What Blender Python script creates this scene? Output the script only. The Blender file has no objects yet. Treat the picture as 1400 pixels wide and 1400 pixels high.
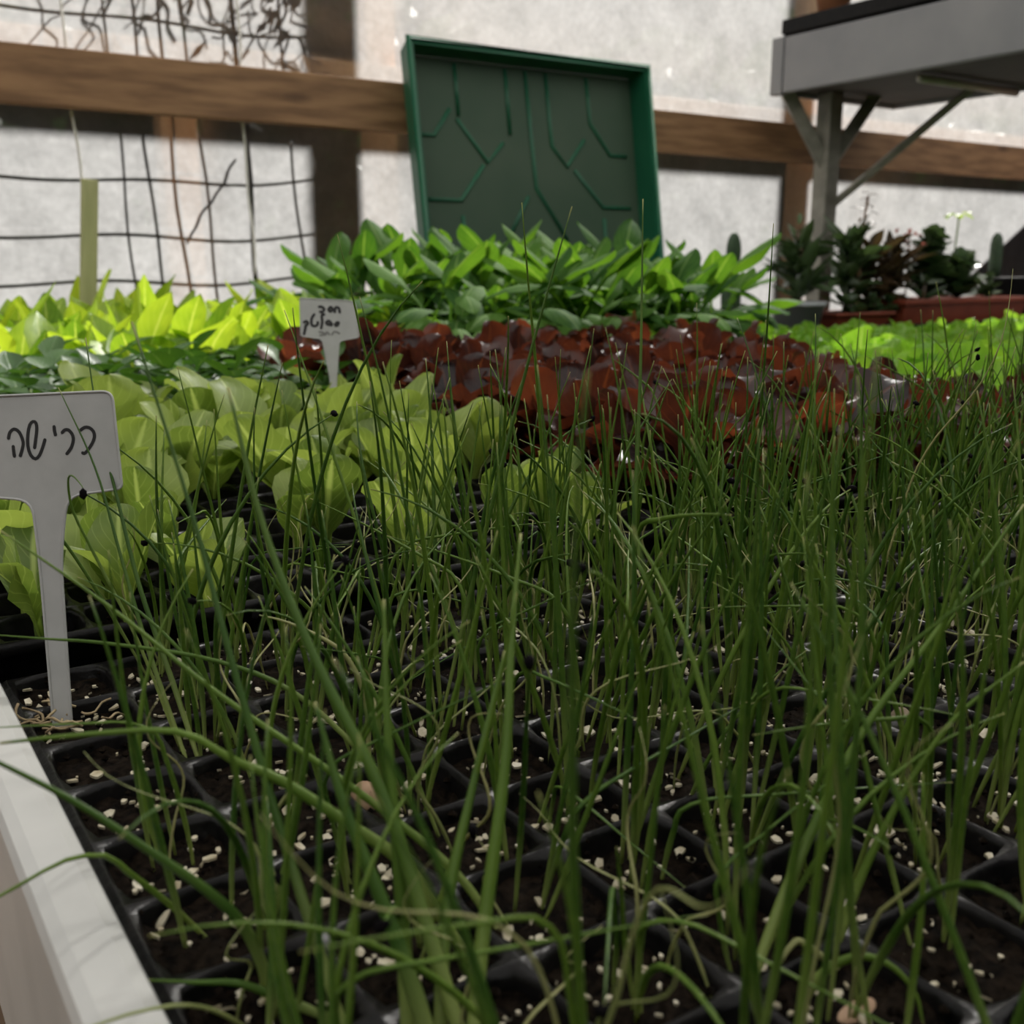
import bpy, bmesh, math, random
from mathutils import Vector, Matrix, Euler
R = math.radians
PI = math.pi
rnd = random.Random(7)
C = bpy.context.scene.collection

# ------------------------------------------------------------------ camera, sky, sun, exposure
CZ = 1.05                      # eye height above the floor; the soil in the trays lies 0.19 below the eye
SOIL = CZ - 0.19
cam_d = bpy.data.cameras.new('camera')
cam_d.sensor_width = 36.0
cam_d.lens = 36.0 * 1450 / 1400
cam_d.clip_start = 0.01
cam_d.clip_end = 200
cam = bpy.data.objects.new('camera', cam_d)
C.objects.link(cam)
AZ, PITCH = R(33.5), math.atan2(337, 1450)
cam.location = (0, 0, CZ)
fwd = Vector((math.sin(AZ) * math.cos(PITCH), math.cos(AZ) * math.cos(PITCH), -math.sin(PITCH)))
cam.rotation_euler = fwd.to_track_quat('-Z', 'Y').to_euler()
cam_d.dof.use_dof = True
cam_d.dof.focus_distance = 0.50
cam_d.dof.aperture_fstop = 15.0
bpy.context.scene.camera = cam

SUN = Vector((0.15, 0.12, 0.16)).normalized()
sd = bpy.data.lights.new('sun', 'SUN')
sd.energy = 12.5
sd.angle = R(3.2)
sd.color = (1.0, 0.97, 0.92)
so = bpy.data.objects.new('sun', sd)
so.rotation_euler = SUN.to_track_quat('Z', 'Y').to_euler()
so.location = (3, 3, 6)
C.objects.link(so)

w = bpy.data.worlds.new('sky')
bpy.context.scene.world = w
w.use_nodes = True
wn = w.node_tree
wn.nodes.clear()
wo = wn.nodes.new('ShaderNodeOutputWorld')
wb = wn.nodes.new('ShaderNodeBackground')
ws = wn.nodes.new('ShaderNodeTexSky')
ws.sky_type = 'NISHITA'
ws.sun_disc = False
ws.sun_elevation = math.asin(SUN.z)
ws.sun_rotation = math.atan2(SUN.x, SUN.y)
ws.dust_density = 3.0
wb.inputs['Strength'].default_value = 0.008
wn.links.new(ws.outputs[0], wb.inputs[0])
wn.links.new(wb.outputs[0], wo.inputs[0])

vs = bpy.context.scene.view_settings
bpy.context.scene.display_settings.display_device = 'sRGB'
vs.view_transform = 'Standard'
vs.look = 'None'
vs.gamma = 1.0
vs.use_curve_mapping = False
vs.exposure = 0.06
cy = bpy.context.scene.cycles
cy.max_bounces = 12
cy.transparent_max_bounces = 16
cy.sample_clamp_indirect = 4.0
cy.caustics_reflective = False
cy.caustics_refractive = False

# ------------------------------------------------------------------ materials
def mat(name):
    m = bpy.data.materials.new(name)
    m.use_nodes = True
    m.node_tree.nodes.clear()
    return m, m.node_tree.nodes, m.node_tree.links

def N(ns, t, **kw):
    n = ns.new(t)
    for k, v in kw.items():
        setattr(n, k, v)
    return n

def ramp(ns, stops):
    r = ns.new('ShaderNodeValToRGB')
    e = r.color_ramp.elements
    while len(e) < len(stops):
        e.new(0.5)
    for i, (p, c) in enumerate(stops):
        e[i].position = p
        e[i].color = (*c, 1)
    return r

def plain(name, a, b, scale=20, rough=0.5, bump=0.0, metallic=0.0, detail=6, stretch=(1, 1, 1), pos=(0.35, 0.65), spec=0.5, bscale=None):
    """two colours mixed by noise, on a principled surface"""
    m, ns, ln = mat(name)
    out = N(ns, 'ShaderNodeOutputMaterial')
    p = N(ns, 'ShaderNodeBsdfPrincipled')
    tc = N(ns, 'ShaderNodeTexCoord')
    mp = N(ns, 'ShaderNodeMapping')
    mp.inputs['Scale'].default_value = stretch
    nz = N(ns, 'ShaderNodeTexNoise')
    nz.inputs['Scale'].default_value = scale
    nz.inputs['Detail'].default_value = detail
    r = ramp(ns, [(pos[0], a), (pos[1], b)])
    ln.new(tc.outputs['Object'], mp.inputs[0])
    ln.new(mp.outputs[0], nz.inputs['Vector'])
    ln.new(nz.outputs[0], r.inputs[0])
    ln.new(r.outputs[0], p.inputs['Base Color'])
    p.inputs['Roughness'].default_value = rough
    p.inputs['Metallic'].default_value = metallic
    p.inputs['Specular IOR Level'].default_value = spec
    if bump:
        bp = N(ns, 'ShaderNodeBump')
        bp.inputs['Strength'].default_value = bump
        bp.inputs['Distance'].default_value = 0.002
        src = nz
        if bscale:
            src = N(ns, 'ShaderNodeTexNoise')
            src.inputs['Scale'].default_value = bscale
            ln.new(mp.outputs[0], src.inputs['Vector'])
        ln.new(src.outputs[0], bp.inputs['Height'])
        ln.new(bp.outputs[0], p.inputs['Normal'])
    ln.new(p.outputs[0], out.inputs[0])
    return m

def leafmat(name, c1, c2, trans, tcol, rough=0.4, rib=None, rib_w=0.05, edge=None, spec=0.5, veins=0.25):
    """leaf blade: colour varies from leaf to leaf, pale midrib and side veins from the leaf's own UV, light passes through"""
    m, ns, ln = mat(name)
    out = N(ns, 'ShaderNodeOutputMaterial')
    p = N(ns, 'ShaderNodeBsdfPrincipled')
    t = N(ns, 'ShaderNodeBsdfTranslucent')
    mx = N(ns, 'ShaderNodeMixShader')
    mx.inputs[0].default_value = trans
    oi = N(ns, 'ShaderNodeObjectInfo')
    mixc = N(ns, 'ShaderNodeMix', data_type='RGBA')
    mixc.inputs[6].default_value = (*c1, 1)
    mixc.inputs[7].default_value = (*c2, 1)
    nz = N(ns, 'ShaderNodeTexNoise')
    nz.inputs['Scale'].default_value = 40
    tc = N(ns, 'ShaderNodeTexCoord')
    ln.new(tc.outputs['Object'], nz.inputs['Vector'])
    ad = N(ns, 'ShaderNodeMath', operation='ADD')
    sb = N(ns, 'ShaderNodeMath', operation='SUBTRACT', use_clamp=True)
    ln.new(oi.outputs['Random'], ad.inputs[0])
    ln.new(nz.outputs[0], ad.inputs[1])
    ln.new(ad.outputs[0], sb.inputs[0])
    sb.inputs[1].default_value = 0.5
    ln.new(sb.outputs[0], mixc.inputs[0])
    col = mixc.outputs[2]
    uv = N(ns, 'ShaderNodeUVMap')
    sx = N(ns, 'ShaderNodeSeparateXYZ')
    ln.new(uv.outputs[0], sx.inputs[0])
    ab = N(ns, 'ShaderNodeMath', operation='SUBTRACT')
    ab.inputs[1].default_value = 0.5
    ln.new(sx.outputs[0], ab.inputs[0])
    ab2 = N(ns, 'ShaderNodeMath', operation='ABSOLUTE')
    ln.new(ab.outputs[0], ab2.inputs[0])
    if rib:
        lt = N(ns, 'ShaderNodeMapRange', clamp=True)
        lt.inputs[1].default_value = rib_w
        lt.inputs[2].default_value = rib_w * 0.3
        lt.inputs[3].default_value = 0
        lt.inputs[4].default_value = 0.8
        ln.new(ab2.outputs[0], lt.inputs[0])
        # side veins: lines of (v - 0.8*|u|)
        mu = N(ns, 'ShaderNodeMath', operation='MULTIPLY_ADD')
        mu.inputs[1].default_value = -0.7
        ln.new(ab2.outputs[0], mu.inputs[0])
        ln.new(sx.outputs[1], mu.inputs[2])
        fr = N(ns, 'ShaderNodeMath', operation='PINGPONG')
        fr.inputs[1].default_value = 0.06
        ln.new(mu.outputs[0], fr.inputs[0])
        vm = N(ns, 'ShaderNodeMapRange', clamp=True)
        vm.inputs[1].default_value = 0.012
        vm.inputs[2].default_value = 0.0
        vm.inputs[3].default_value = 0
        vm.inputs[4].default_value = veins
        ln.new(fr.outputs[0], vm.inputs[0])
        mxm = N(ns, 'ShaderNodeMath', operation='MAXIMUM')
        ln.new(lt.outputs[0], mxm.inputs[0])
        ln.new(vm.outputs[0], mxm.inputs[1])
        m2 = N(ns, 'ShaderNodeMix', data_type='RGBA')
        m2.inputs[7].default_value = (*rib, 1)
        ln.new(mxm.outputs[0], m2.inputs[0])
        ln.new(col, m2.inputs[6])
        col = m2.outputs[2]
        bp = N(ns, 'ShaderNodeBump')
        bp.inputs['Strength'].default_value = 0.4
        bp.inputs['Distance'].default_value = 0.001
        bp.invert = True
        ln.new(mxm.outputs[0], bp.inputs['Height'])
        ln.new(bp.outputs[0], p.inputs['Normal'])
    if edge:   # v gradient: list of (v, colour) blended at base and tip
        rp = ramp(ns, [(0.0, (1, 1, 1)), (edge[0], (0, 0, 0)), (edge[1], (0, 0, 0)), (1.0, (edge[4],) * 3)])
        ln.new(sx.outputs[1], rp.inputs[0])
        gt = N(ns, 'ShaderNodeMath', operation='GREATER_THAN')
        gt.inputs[1].default_value = 0.5
        ln.new(sx.outputs[1], gt.inputs[0])
        ec = N(ns, 'ShaderNodeMix', data_type='RGBA')
        ec.inputs[6].default_value = (*edge[2], 1)
        ec.inputs[7].default_value = (*edge[3], 1)
        ln.new(gt.outputs[0], ec.inputs[0])
        m3 = N(ns, 'ShaderNodeMix', data_type='RGBA')
        ln.new(rp.outputs[0], m3.inputs[0])
        ln.new(col, m3.inputs[6])
        ln.new(ec.outputs[2], m3.inputs[7])
        col = m3.outputs[2]
    ln.new(col, p.inputs['Base Color'])
    p.inputs['Roughness'].default_value = rough
    p.inputs['Specular IOR Level'].default_value = spec
    tm = N(ns, 'ShaderNodeMix', data_type='RGBA', blend_type='MULTIPLY')
    tm.inputs[0].default_value = 1
    ln.new(col, tm.inputs[6])
    tm.inputs[7].default_value = (*tcol, 1)
    ln.new(tm.outputs[2], t.inputs[0])
    ln.new(p.outputs[0], mx.inputs[1])
    ln.new(t.outputs[0], mx.inputs[2])
    ln.new(mx.outputs[0], out.inputs[0])
    return m

M = {}
M['leek'] = leafmat('leek green', (0.052, 0.120, 0.018), (0.150, 0.240, 0.036), 0.36, (1.5, 1.5, 1.0), 0.42, spec=0.25,
                    edge=(0.32, 0.97, (0.36, 0.42, 0.14), (0.45, 0.42, 0.18), 0.8))
M['leek_pale'] = leafmat('pale dry leek', (0.26, 0.30, 0.10), (0.42, 0.40, 0.18), 0.3, (1.2, 1.2, 1.0), 0.5)
M['lime'] = leafmat('lime lettuce', (0.12, 0.19, 0.035), (0.33, 0.42, 0.10), 0.44, (1.5, 1.5, 1.0), 0.42, rib=(0.50, 0.60, 0.20), rib_w=0.06)
M['red'] = leafmat('red lettuce', (0.016, 0.008, 0.010), (0.085, 0.026, 0.018), 0.42, (2.9, 2.1, 1.1), 0.28, rib=(0.10, 0.035, 0.02), rib_w=0.05, spec=0.42, veins=0.3)
M['red_green'] = leafmat('red lettuce green heart', (0.16, 0.14, 0.03), (0.20, 0.06, 0.02), 0.4, (1.8, 1.6, 1.0), 0.3, rib=(0.3, 0.3, 0.1))
M['kale'] = leafmat('kale', (0.035, 0.095, 0.022), (0.085, 0.18, 0.030), 0.36, (2.2, 2.2, 0.7), 0.7, rib=(0.18, 0.28, 0.10), rib_w=0.05, spec=0.08)
M['mustard'] = leafmat('mustard greens', (0.10, 0.21, 0.022), (0.34, 0.46, 0.05), 0.46, (2.1, 2.0, 0.8), 0.4, rib=(0.46, 0.55, 0.18), rib_w=0.05)
M['crisp'] = leafmat('green lettuce', (0.15, 0.32, 0.035), (0.24, 0.42, 0.055), 0.45, (1.8, 1.8, 0.8), 0.38, rib=(0.4, 0.52, 0.2), rib_w=0.05)
M['dark_leaf'] = leafmat('dark small leaf', (0.022, 0.065, 0.018), (0.055, 0.13, 0.024), 0.25, (2, 2, 0.8), 0.42, rib=(0.10, 0.18, 0.06), spec=0.4)
M['succulent'] = leafmat('succulent', (0.035, 0.07, 0.03), (0.08, 0.13, 0.05), 0.15, (1.5, 1.5, 1), 0.3, spec=0.6)
M['succulent_brown'] = leafmat('brown succulent', (0.06, 0.05, 0.03), (0.12, 0.075, 0.04), 0.15, (1.5, 1.5, 1), 0.3)
M['dry_stalk'] = plain('dry stalk', (0.20, 0.10, 0.05), (0.30, 0.17, 0.09), 40, 0.8)
M['dry_roots'] = plain('dry roots', (0.22, 0.15, 0.08), (0.40, 0.32, 0.18), 90, 0.8)
M['stem_green'] = plain('green stem', (0.16, 0.26, 0.06), (0.24, 0.34, 0.09), 40, 0.5)
M['soil'] = plain('potting soil', (0.002, 0.0016, 0.0013), (0.013, 0.009, 0.006), 260, 0.95, 1.0, detail=8, spec=0.04)
M['flake'] = plain('vermiculite', (0.30, 0.25, 0.15), (0.58, 0.53, 0.40), 160, 0.45, 0.4)
M['tray'] = plain('black tray plastic', (0.003, 0.003, 0.0032), (0.009, 0.008, 0.008), 110, 0.30, 0.5, spec=0.16)
M['alu'] = plain('painted bench metal', (0.40, 0.40, 0.385), (0.50, 0.495, 0.475), 14, 0.45, 0.05, detail=9, pos=(0.3, 0.62))
M['alu_side'] = plain('dusty bench metal', (0.32, 0.31, 0.30), (0.42, 0.41, 0.39), 9, 0.5)
M['bench_top'] = plain('bench top', (0.05, 0.045, 0.04), (0.10, 0.09, 0.08), 12, 0.7)
M['tag'] = plain('white tag plastic', (0.40, 0.40, 0.39), (0.45, 0.45, 0.44), 60, 0.42, 0.05)
M['ink'] = plain('black marker ink', (0.008, 0.007, 0.007), (0.012, 0.011, 0.011), 60, 0.5)
M['ink_pale'] = plain('faded marker ink', (0.16, 0.155, 0.15), (0.22, 0.215, 0.21), 60, 0.6)
M['seed'] = plain('black seed coat', (0.004, 0.0035, 0.004), (0.008, 0.007, 0.008), 200, 0.8, spec=0.02)
M['stone_tan'] = plain('tan stone', (0.34, 0.21, 0.13), (0.48, 0.32, 0.20), 60, 0.7, 0.6)
M['stone_brown'] = plain('brown stone', (0.20, 0.15, 0.10), (0.30, 0.24, 0.17), 80, 0.8, 0.6)
M['stone_red'] = plain('red stone', (0.30, 0.09, 0.05), (0.40, 0.14, 0.08), 80, 0.8, 0.6)
M['stone_white'] = plain('white stone', (0.50, 0.47, 0.38), (0.62, 0.60, 0.50), 80, 0.6, 0.4)
M['beam'] = plain('beam wood', (0.17, 0.085, 0.036), (0.32, 0.175, 0.082), 7, 0.65, 0.15, stretch=(0.9, 6, 7), detail=9)
def add_knots(m):
    ns, ln = m.node_tree.nodes, m.node_tree.links
    p = next(n for n in ns if n.type == 'BSDF_PRINCIPLED')
    src = p.inputs['Base Color'].links[0].from_socket
    tc = N(ns, 'ShaderNodeTexCoord')
    mp = N(ns, 'ShaderNodeMapping')
    mp.inputs['Scale'].default_value = (3.2, 0.4, 9.0)
    vo = N(ns, 'ShaderNodeTexVoronoi')
    vo.inputs['Scale'].default_value = 1.3
    ln.new(tc.outputs['Object'], mp.inputs[0])
    ln.new(mp.outputs[0], vo.inputs['Vector'])
    r = ramp(ns, [(0.05, (0.30, 0.25, 0.22)), (0.20, (1, 1, 1))])
    ln.new(vo.outputs['Distance'], r.inputs[0])
    mx = N(ns, 'ShaderNodeMix', data_type='RGBA', blend_type='MULTIPLY')
    mx.inputs[0].default_value = 0.85
    ln.new(src, mx.inputs[6])
    ln.new(r.outputs[0], mx.inputs[7])
    ln.new(mx.outputs[2], p.inputs['Base Color'])
add_knots(M['beam'])
M['post'] = plain('post wood', (0.58, 0.32, 0.15), (0.74, 0.46, 0.24), 6, 0.7, stretch=(6, 6, 0.8))
M['stake'] = plain('stake wood', (0.36, 0.36, 0.17), (0.46, 0.45, 0.23), 10, 0.7, stretch=(6, 6, 1))
M['green_tray'] = plain('green tray plastic', (0.008, 0.085, 0.042), (0.014, 0.115, 0.056), 5, 0.42, spec=0.4)
M['green_base'] = plain('green tray dusty base', (0.036, 0.070, 0.042), (0.050, 0.082, 0.052), 5, 0.6, detail=3, spec=0.3)
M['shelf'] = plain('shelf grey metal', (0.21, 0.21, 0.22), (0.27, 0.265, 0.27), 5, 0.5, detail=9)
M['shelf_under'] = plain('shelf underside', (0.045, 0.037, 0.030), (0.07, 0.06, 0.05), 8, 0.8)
M['steel'] = plain('galvanised steel', (0.20, 0.19, 0.16), (0.30, 0.285, 0.24), 25, 0.5, metallic=0.2)
M['white_tube'] = plain('white tube', (0.55, 0.50, 0.45), (0.62, 0.57, 0.52), 25, 0.5)
M['pot_grey'] = plain('grey pot', (0.42, 0.44, 0.46), (0.50, 0.52, 0.54), 12, 0.5)
M['pot_red'] = plain('red planter', (0.22, 0.042, 0.020), (0.30, 0.062, 0.030), 12, 0.5)
M['pot_terracotta'] = plain('terracotta', (0.40, 0.16, 0.07), (0.50, 0.22, 0.10), 12, 0.8)
M['wire'] = plain('rusty wire', (0.018, 0.014, 0.013), (0.035, 0.024, 0.020), 60, 0.8)
M['vine'] = plain('dry vine', (0.018, 0.013, 0.013), (0.05, 0.030, 0.022), 40, 0.9)
M['string'] = plain('white string', (0.72, 0.70, 0.64), (0.82, 0.80, 0.75), 60, 0.8)
M['ground'] = plain('outdoor ground', (0.06, 0.055, 0.042), (0.13, 0.115, 0.09), 2.5, 0.95)
M['hedge'] = leafmat('hedge leaf', (0.010, 0.026, 0.008), (0.024, 0.05, 0.014), 0.2, (1.5, 1.5, 1), 0.6)
M['shadow_tone'] = plain('shadow sheet', (0.02, 0.02, 0.023), (0.035, 0.035, 0.04), 4, 0.95, spec=0.0)  # shade colour for the added sheet that replaces a slanting shadow
M['floor'] = plain('greenhouse floor', (0.10, 0.064, 0.038), (0.32, 0.20, 0.12), 5, 0.9, 0.3, detail=5, stretch=(1, 0.45, 1))
M['cactus'] = plain('cactus', (0.03, 0.06, 0.03), (0.05, 0.09, 0.04), 60, 0.6)
M['pink_flower'] = leafmat('pink flower', (0.42, 0.16, 0.13), (0.5, 0.22, 0.17), 0.4, (1.3, 1, 1), 0.6)

def film_material(name, lo, hi):
    m, ns, ln = mat(name)
    out = N(ns, 'ShaderNodeOutputMaterial')
    tr = N(ns, 'ShaderNodeBsdfTransparent')
    tl = N(ns, 'ShaderNodeBsdfTranslucent')
    rf = N(ns, 'ShaderNodeBsdfRefraction')
    rf.inputs['Roughness'].default_value = 0.50
    rf.inputs['IOR'].default_value = 1.28
    gl = N(ns, 'ShaderNodeBsdfGlossy')
    gl.inputs['Roughness'].default_value = 0.25
    tc = N(ns, 'ShaderNodeTexCoord')
    nz = N(ns, 'ShaderNodeTexNoise')
    nz.inputs['Scale'].default_value = 9
    nz.inputs['Detail'].default_value = 10
    nz.inputs['Roughness'].default_value = 0.7
    ln.new(tc.outputs['Object'], nz.inputs['Vector'])
    fine = N(ns, 'ShaderNodeTexNoise')
    fine.inputs['Scale'].default_value = 60
    fine.inputs['Detail'].default_value = 3
    ln.new(tc.outputs['Object'], fine.inputs['Vector'])
    # dust: how much is scattered and how much goes straight through
    mr = N(ns, 'ShaderNodeMapRange', clamp=True)
    mr.inputs[1].default_value = 0.35
    mr.inputs[2].default_value = 0.68
    mr.inputs[3].default_value = lo
    mr.inputs[4].default_value = hi
    ln.new(nz.outputs[0], mr.inputs[0])
    cr = ramp(ns, [(0.3, (0.74, 0.74, 0.735)), (0.7, (0.92, 0.92, 0.915))])
    ln.new(fine.outputs[0], cr.inputs[0])
    ln.new(cr.outputs[0], tl.inputs[0])
    rf.inputs['Color'].default_value = (0.95, 0.94, 0.92, 1)
    tr.inputs['Color'].default_value = (0.97, 0.97, 0.96, 1)
    m1 = N(ns, 'ShaderNodeMixShader')      # scatter: translucent + forward lobe
    m1.inputs[0].default_value = 0.36
    ln.new(tl.outputs[0], m1.inputs[1])
    ln.new(rf.outputs[0], m1.inputs[2])
    m2 = N(ns, 'ShaderNodeMixShader')
    ln.new(mr.outputs[0], m2.inputs[0])
    ln.new(tr.outputs[0], m2.inputs[1])
    ln.new(m1.outputs[0], m2.inputs[2])
    m3 = N(ns, 'ShaderNodeMixShader')
    m3.inputs[0].default_value = 0.03
    ln.new(m2.outputs[0], m3.inputs[1])
    ln.new(gl.outputs[0], m3.inputs[2])
    bp = N(ns, 'ShaderNodeBump')
    bp.inputs['Strength'].default_value = 0.35
    bp.inputs['Distance'].default_value = 0.004
    wv = N(ns, 'ShaderNodeTexNoise')
    wv.inputs['Scale'].default_value = 14
    ln.new(tc.outputs['Object'], wv.inputs['Vector'])
    ln.new(wv.outputs[0], bp.inputs['Height'])
    for n in (gl, tl):
        ln.new(bp.outputs[0], n.inputs['Normal'])
    ln.new(m3.outputs[0], out.inputs[0])
    return m
M['film'] = film_material('greenhouse film', 0.50, 0.70)
M['roof_film'] = film_material('dusty roof film', 0.90, 0.95)

# ------------------------------------------------------------------ mesh helpers
class MB:
    def __init__(s):
        s.v, s.f, s.uv = [], [], []
    def add(s, verts, faces, uvs=None):
        o = len(s.v)
        s.v += [tuple(p) for p in verts]
        s.f += [tuple(i + o for i in f) for f in faces]
        s.uv += uvs if uvs else [(0.5, 0.5)] * len(verts)
        return s
    def box(s, x0, x1, y0, y1, z0, z1):
        v = [(x, y, z) for z in (z0, z1) for y in (y0, y1) for x in (x0, x1)]
        return s.add(v, [(0, 2, 3, 1), (4, 5, 7, 6), (0, 1, 5, 4), (2, 6, 7, 3), (0, 4, 6, 2), (1, 3, 7, 5)])
    def tube(s, pts, rad, sides=6, cap=True, flat=1.0):
        pts = [Vector(p) for p in pts]
        n = len(pts)
        rad = rad if hasattr(rad, '__len__') else [rad] * n
        t = (pts[1] - pts[0]).normalized()
        a = Vector((1, 0, 0)) if abs(t.x) < 0.8 else Vector((0, 1, 0))
        u = t.cross(a).normalized()
        vs_, uv, fs = [], [], []
        for i, p in enumerate(pts):
            t = (pts[min(i + 1, n - 1)] - pts[max(i - 1, 0)])
            t = t.normalized() if t.length > 1e-9 else Vector((0, 0, 1))
            u = u - t * u.dot(t)
            u = u.normalized() if u.length > 1e-6 else t.orthogonal().normalized()
            b = t.cross(u)
            for k in range(sides):
                an = 2 * PI * k / sides
                vs_.append(p + (u * math.cos(an) + b * math.sin(an) * flat) * rad[i])
                uv.append((0.5, i / (n - 1)))
        for i in range(n - 1):
            for k in range(sides):
                k2 = (k + 1) % sides
                fs.append((i * sides + k, i * sides + k2, (i + 1) * sides + k2, (i + 1) * sides + k))
        if cap:
            fs.append(tuple(range(sides - 1, -1, -1)))
            fs.append(tuple((n - 1) * sides + k for k in range(sides)))
        return s.add(vs_, fs, uv)
    def lathe(s, prof, sides=24, c=(0, 0, 0)):
        v = [(c[0] + r * math.cos(2 * PI * k / sides), c[1] + r * math.sin(2 * PI * k / sides), c[2] + z) for r, z in prof for k in range(sides)]
        f = [(i * sides + k, i * sides + (k + 1) % sides, (i + 1) * sides + (k + 1) % sides, (i + 1) * sides + k) for i in range(len(prof) - 1) for k in range(sides)]
        return s.add(v, f)
    def lump(s, c, r, seed=0, sq=(1, 1, 1), sub=2, rough=0.18):
        bm = bmesh.new()
        bmesh.ops.create_icosphere(bm, subdivisions=sub, radius=1)
        q = random.Random(seed)
        ph = [q.uniform(0, 6) for _ in range(6)]
        vv = []
        for v in bm.verts:
            d = 1 + rough * (math.sin(2.3 * v.co.x + ph[0]) + math.sin(2.9 * v.co.y + ph[1]) + math.sin(2.6 * v.co.z + ph[2])) / 2
            vv.append((c[0] + v.co.x * r * d * sq[0], c[1] + v.co.y * r * d * sq[1], c[2] + v.co.z * r * d * sq[2]))
        bm.verts.index_update()
        ff = [tuple(x.index for x in f.verts) for f in bm.faces]
        bm.free()
        return s.add(vv, ff)
    def mesh(s, name, material, smooth=True, bevel=0):
        me = bpy.data.meshes.new(name)
        me.from_pydata(s.v, [], s.f)
        ul = me.uv_layers.new(name='UVMap')
        vi = [0] * len(me.loops)
        me.loops.foreach_get('vertex_index', vi)
        flat = []
        for i in vi:
            flat += s.uv[i]
        ul.data.foreach_set('uv', flat)
        me.materials.append(material)
        if smooth:
            me.polygons.foreach_set('use_smooth', [True] * len(me.polygons))
        me.update()
        return me

def link(name, me, parent=None, loc=(0, 0, 0), rot=(0, 0, 0), sc=1.0, bevel=0):
    o = bpy.data.objects.new(name, me)
    C.objects.link(o)
    if parent:
        o.parent = parent
    o.location = loc
    o.rotation_euler = rot
    o.scale = (sc, sc, sc) if not hasattr(sc, '__len__') else sc
    if bevel:
        b = o.modifiers.new('bevel', 'BEVEL')
        b.width = bevel
        b.segments = 2
        b.limit_method = 'ANGLE'
    return o

def build(name, mb, material, parent=None, smooth=True, bevel=0, **kw):
    return link(name, mb.mesh(name, M[material] if isinstance(material, str) else material, smooth), parent, bevel=bevel, **kw)

def tag(o, label=None, cat=None, group=None, kind=None):
    if label: o['label'] = label
    if cat: o['category'] = cat
    if group: o['group'] = group
    if kind: o['kind'] = kind
    return o

def empty(name, loc, label, cat, group=None, rz=0.0):
    o = bpy.data.objects.new(name, None)
    o.empty_display_size = 0.02
    C.objects.link(o)
    o.location = loc
    o.rotation_euler = (0, 0, rz)
    return tag(o, label, cat, group)

def smooth_path(pts, n=12):
    """Catmull-Rom through the points"""
    p = [Vector(q) for q in pts]
    p = [p[0] * 2 - p[1]] + p + [p[-1] * 2 - p[-2]]
    out = []
    segs = len(p) - 3
    per = max(2, n // segs)
    for i in range(segs):
        a, b, c, d = p[i:i + 4]
        for k in range(per):
            t = k / per
            out.append(0.5 * ((2 * b) + (c - a) * t + (2 * a - 5 * b + 4 * c - d) * t * t + (3 * b - a - 3 * c + d) * t ** 3))
    out.append(p[-2])
    return out

# ------------------------------------------------------------------ leaf shapes
def prof_obovate(s, pet, pw):
    if s <= pet: return pw
    x = (s - pet) / (1 - pet)
    return max(pw * (1 - x), math.sin(PI * min(1, x ** 1.25)) ** 0.52)
def prof_ovate(s, pet, pw):
    if s <= pet: return pw
    x = (s - pet) / (1 - pet)
    return max(pw * (1 - x), math.sin(PI * x ** 0.75) ** 0.8)
def prof_lance(s, pet, pw):
    if s <= pet: return pw
    x = (s - pet) / (1 - pet)
    return max(pw * (1 - x), math.sin(PI * x ** 0.85) ** 0.9)

def leaf_mesh(name, material, L, W, e0, e1, prof=prof_obovate, cup=0.3, ruf=0.0, nr=3, pet=0.2, pw=0.1, ns=7, nw=4, seed=0, lobes=0.0):
    q = random.Random(seed)
    ph = [q.uniform(0, 6.28) for _ in range(4)]
    S = [i / ns for i in range(ns + 1)]
    S = [1 - (1 - s) ** 1.75 for s in S]
    y = z = 0.0
    prev = 0.0
    vs_, uv, fs = [], [], []
    for i, s in enumerate(S):
        a = e0 + (e1 - e0) * (s ** 1.4)
        y += math.cos(a) * L * (s - prev)
        z += math.sin(a) * L * (s - prev)
        prev = s
        half = W / 2 * prof(s, pet, pw)
        half *= 1 + lobes * math.sin(s * 19 + ph[2])
        if i == ns: half = W * 0.02
        ny, nz_ = -math.sin(a), math.cos(a)
        for k in range(nw + 1):
            t = -1 + 2 * k / nw
            d = half * (cup * t * t) + ruf * W * t * t * math.sin(nr * 6.28 * s + ph[0 if t < 0 else 1]) * min(1, s * 2)
            vs_.append((half * t * (1 - 0.15 * cup * t * t), y + ny * d, z + nz_ * d))
            uv.append((k / nw, s))
    for i in range(ns):
        for k in range(nw):
            a = i * (nw + 1) + k
            fs.append((a, a + 1, a + nw + 2, a + nw + 1))
    return MB().add(vs_, fs, uv).mesh(name, M[material])

def variants(n, material, L, W, e0, e1, **kw):
    out = []
    for i in range(n):
        q = random.Random(hash((material, i)) % 99991 if False else i * 31 + len(material))
        out.append(leaf_mesh('leaf', material, q.uniform(*L), q.uniform(*W), R(q.uniform(*e0)), R(q.uniform(*e1)), seed=i * 7 + 1, **kw))
    return out

ORD = 'first second third fourth fifth sixth seventh eighth ninth tenth eleventh twelfth thirteenth fourteenth fifteenth sixteenth seventeenth eighteenth nineteenth twentieth'.split()
def plant(name, x, y, z, label, cat, group, metas, nleaf, smin=0.8, smax=1.15, tilt=0.15, stem=None, inner=None, scale=1.0, part='leaf'):
    """a seedling: an Empty at the soil with each leaf a child; inner leaves (steeper) come from the list inner"""
    e = empty(name, (x, y, z), label, cat, group, rnd.uniform(0, 6.28))
    a = rnd.uniform(0, 6.28)
    for k in range(nleaf):
        a += 2.4 + rnd.uniform(-0.35, 0.35)
        src = inner if (inner and k >= nleaf * 0.6) else metas
        s = rnd.uniform(smin, smax) * scale
        link(part, rnd.choice(src), e, (0, 0, 0.002 * k), (rnd.gauss(0, tilt), rnd.gauss(0, tilt), a), s)
    if stem:
        link('stem', stem, e, sc=scale)
    return e

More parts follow.
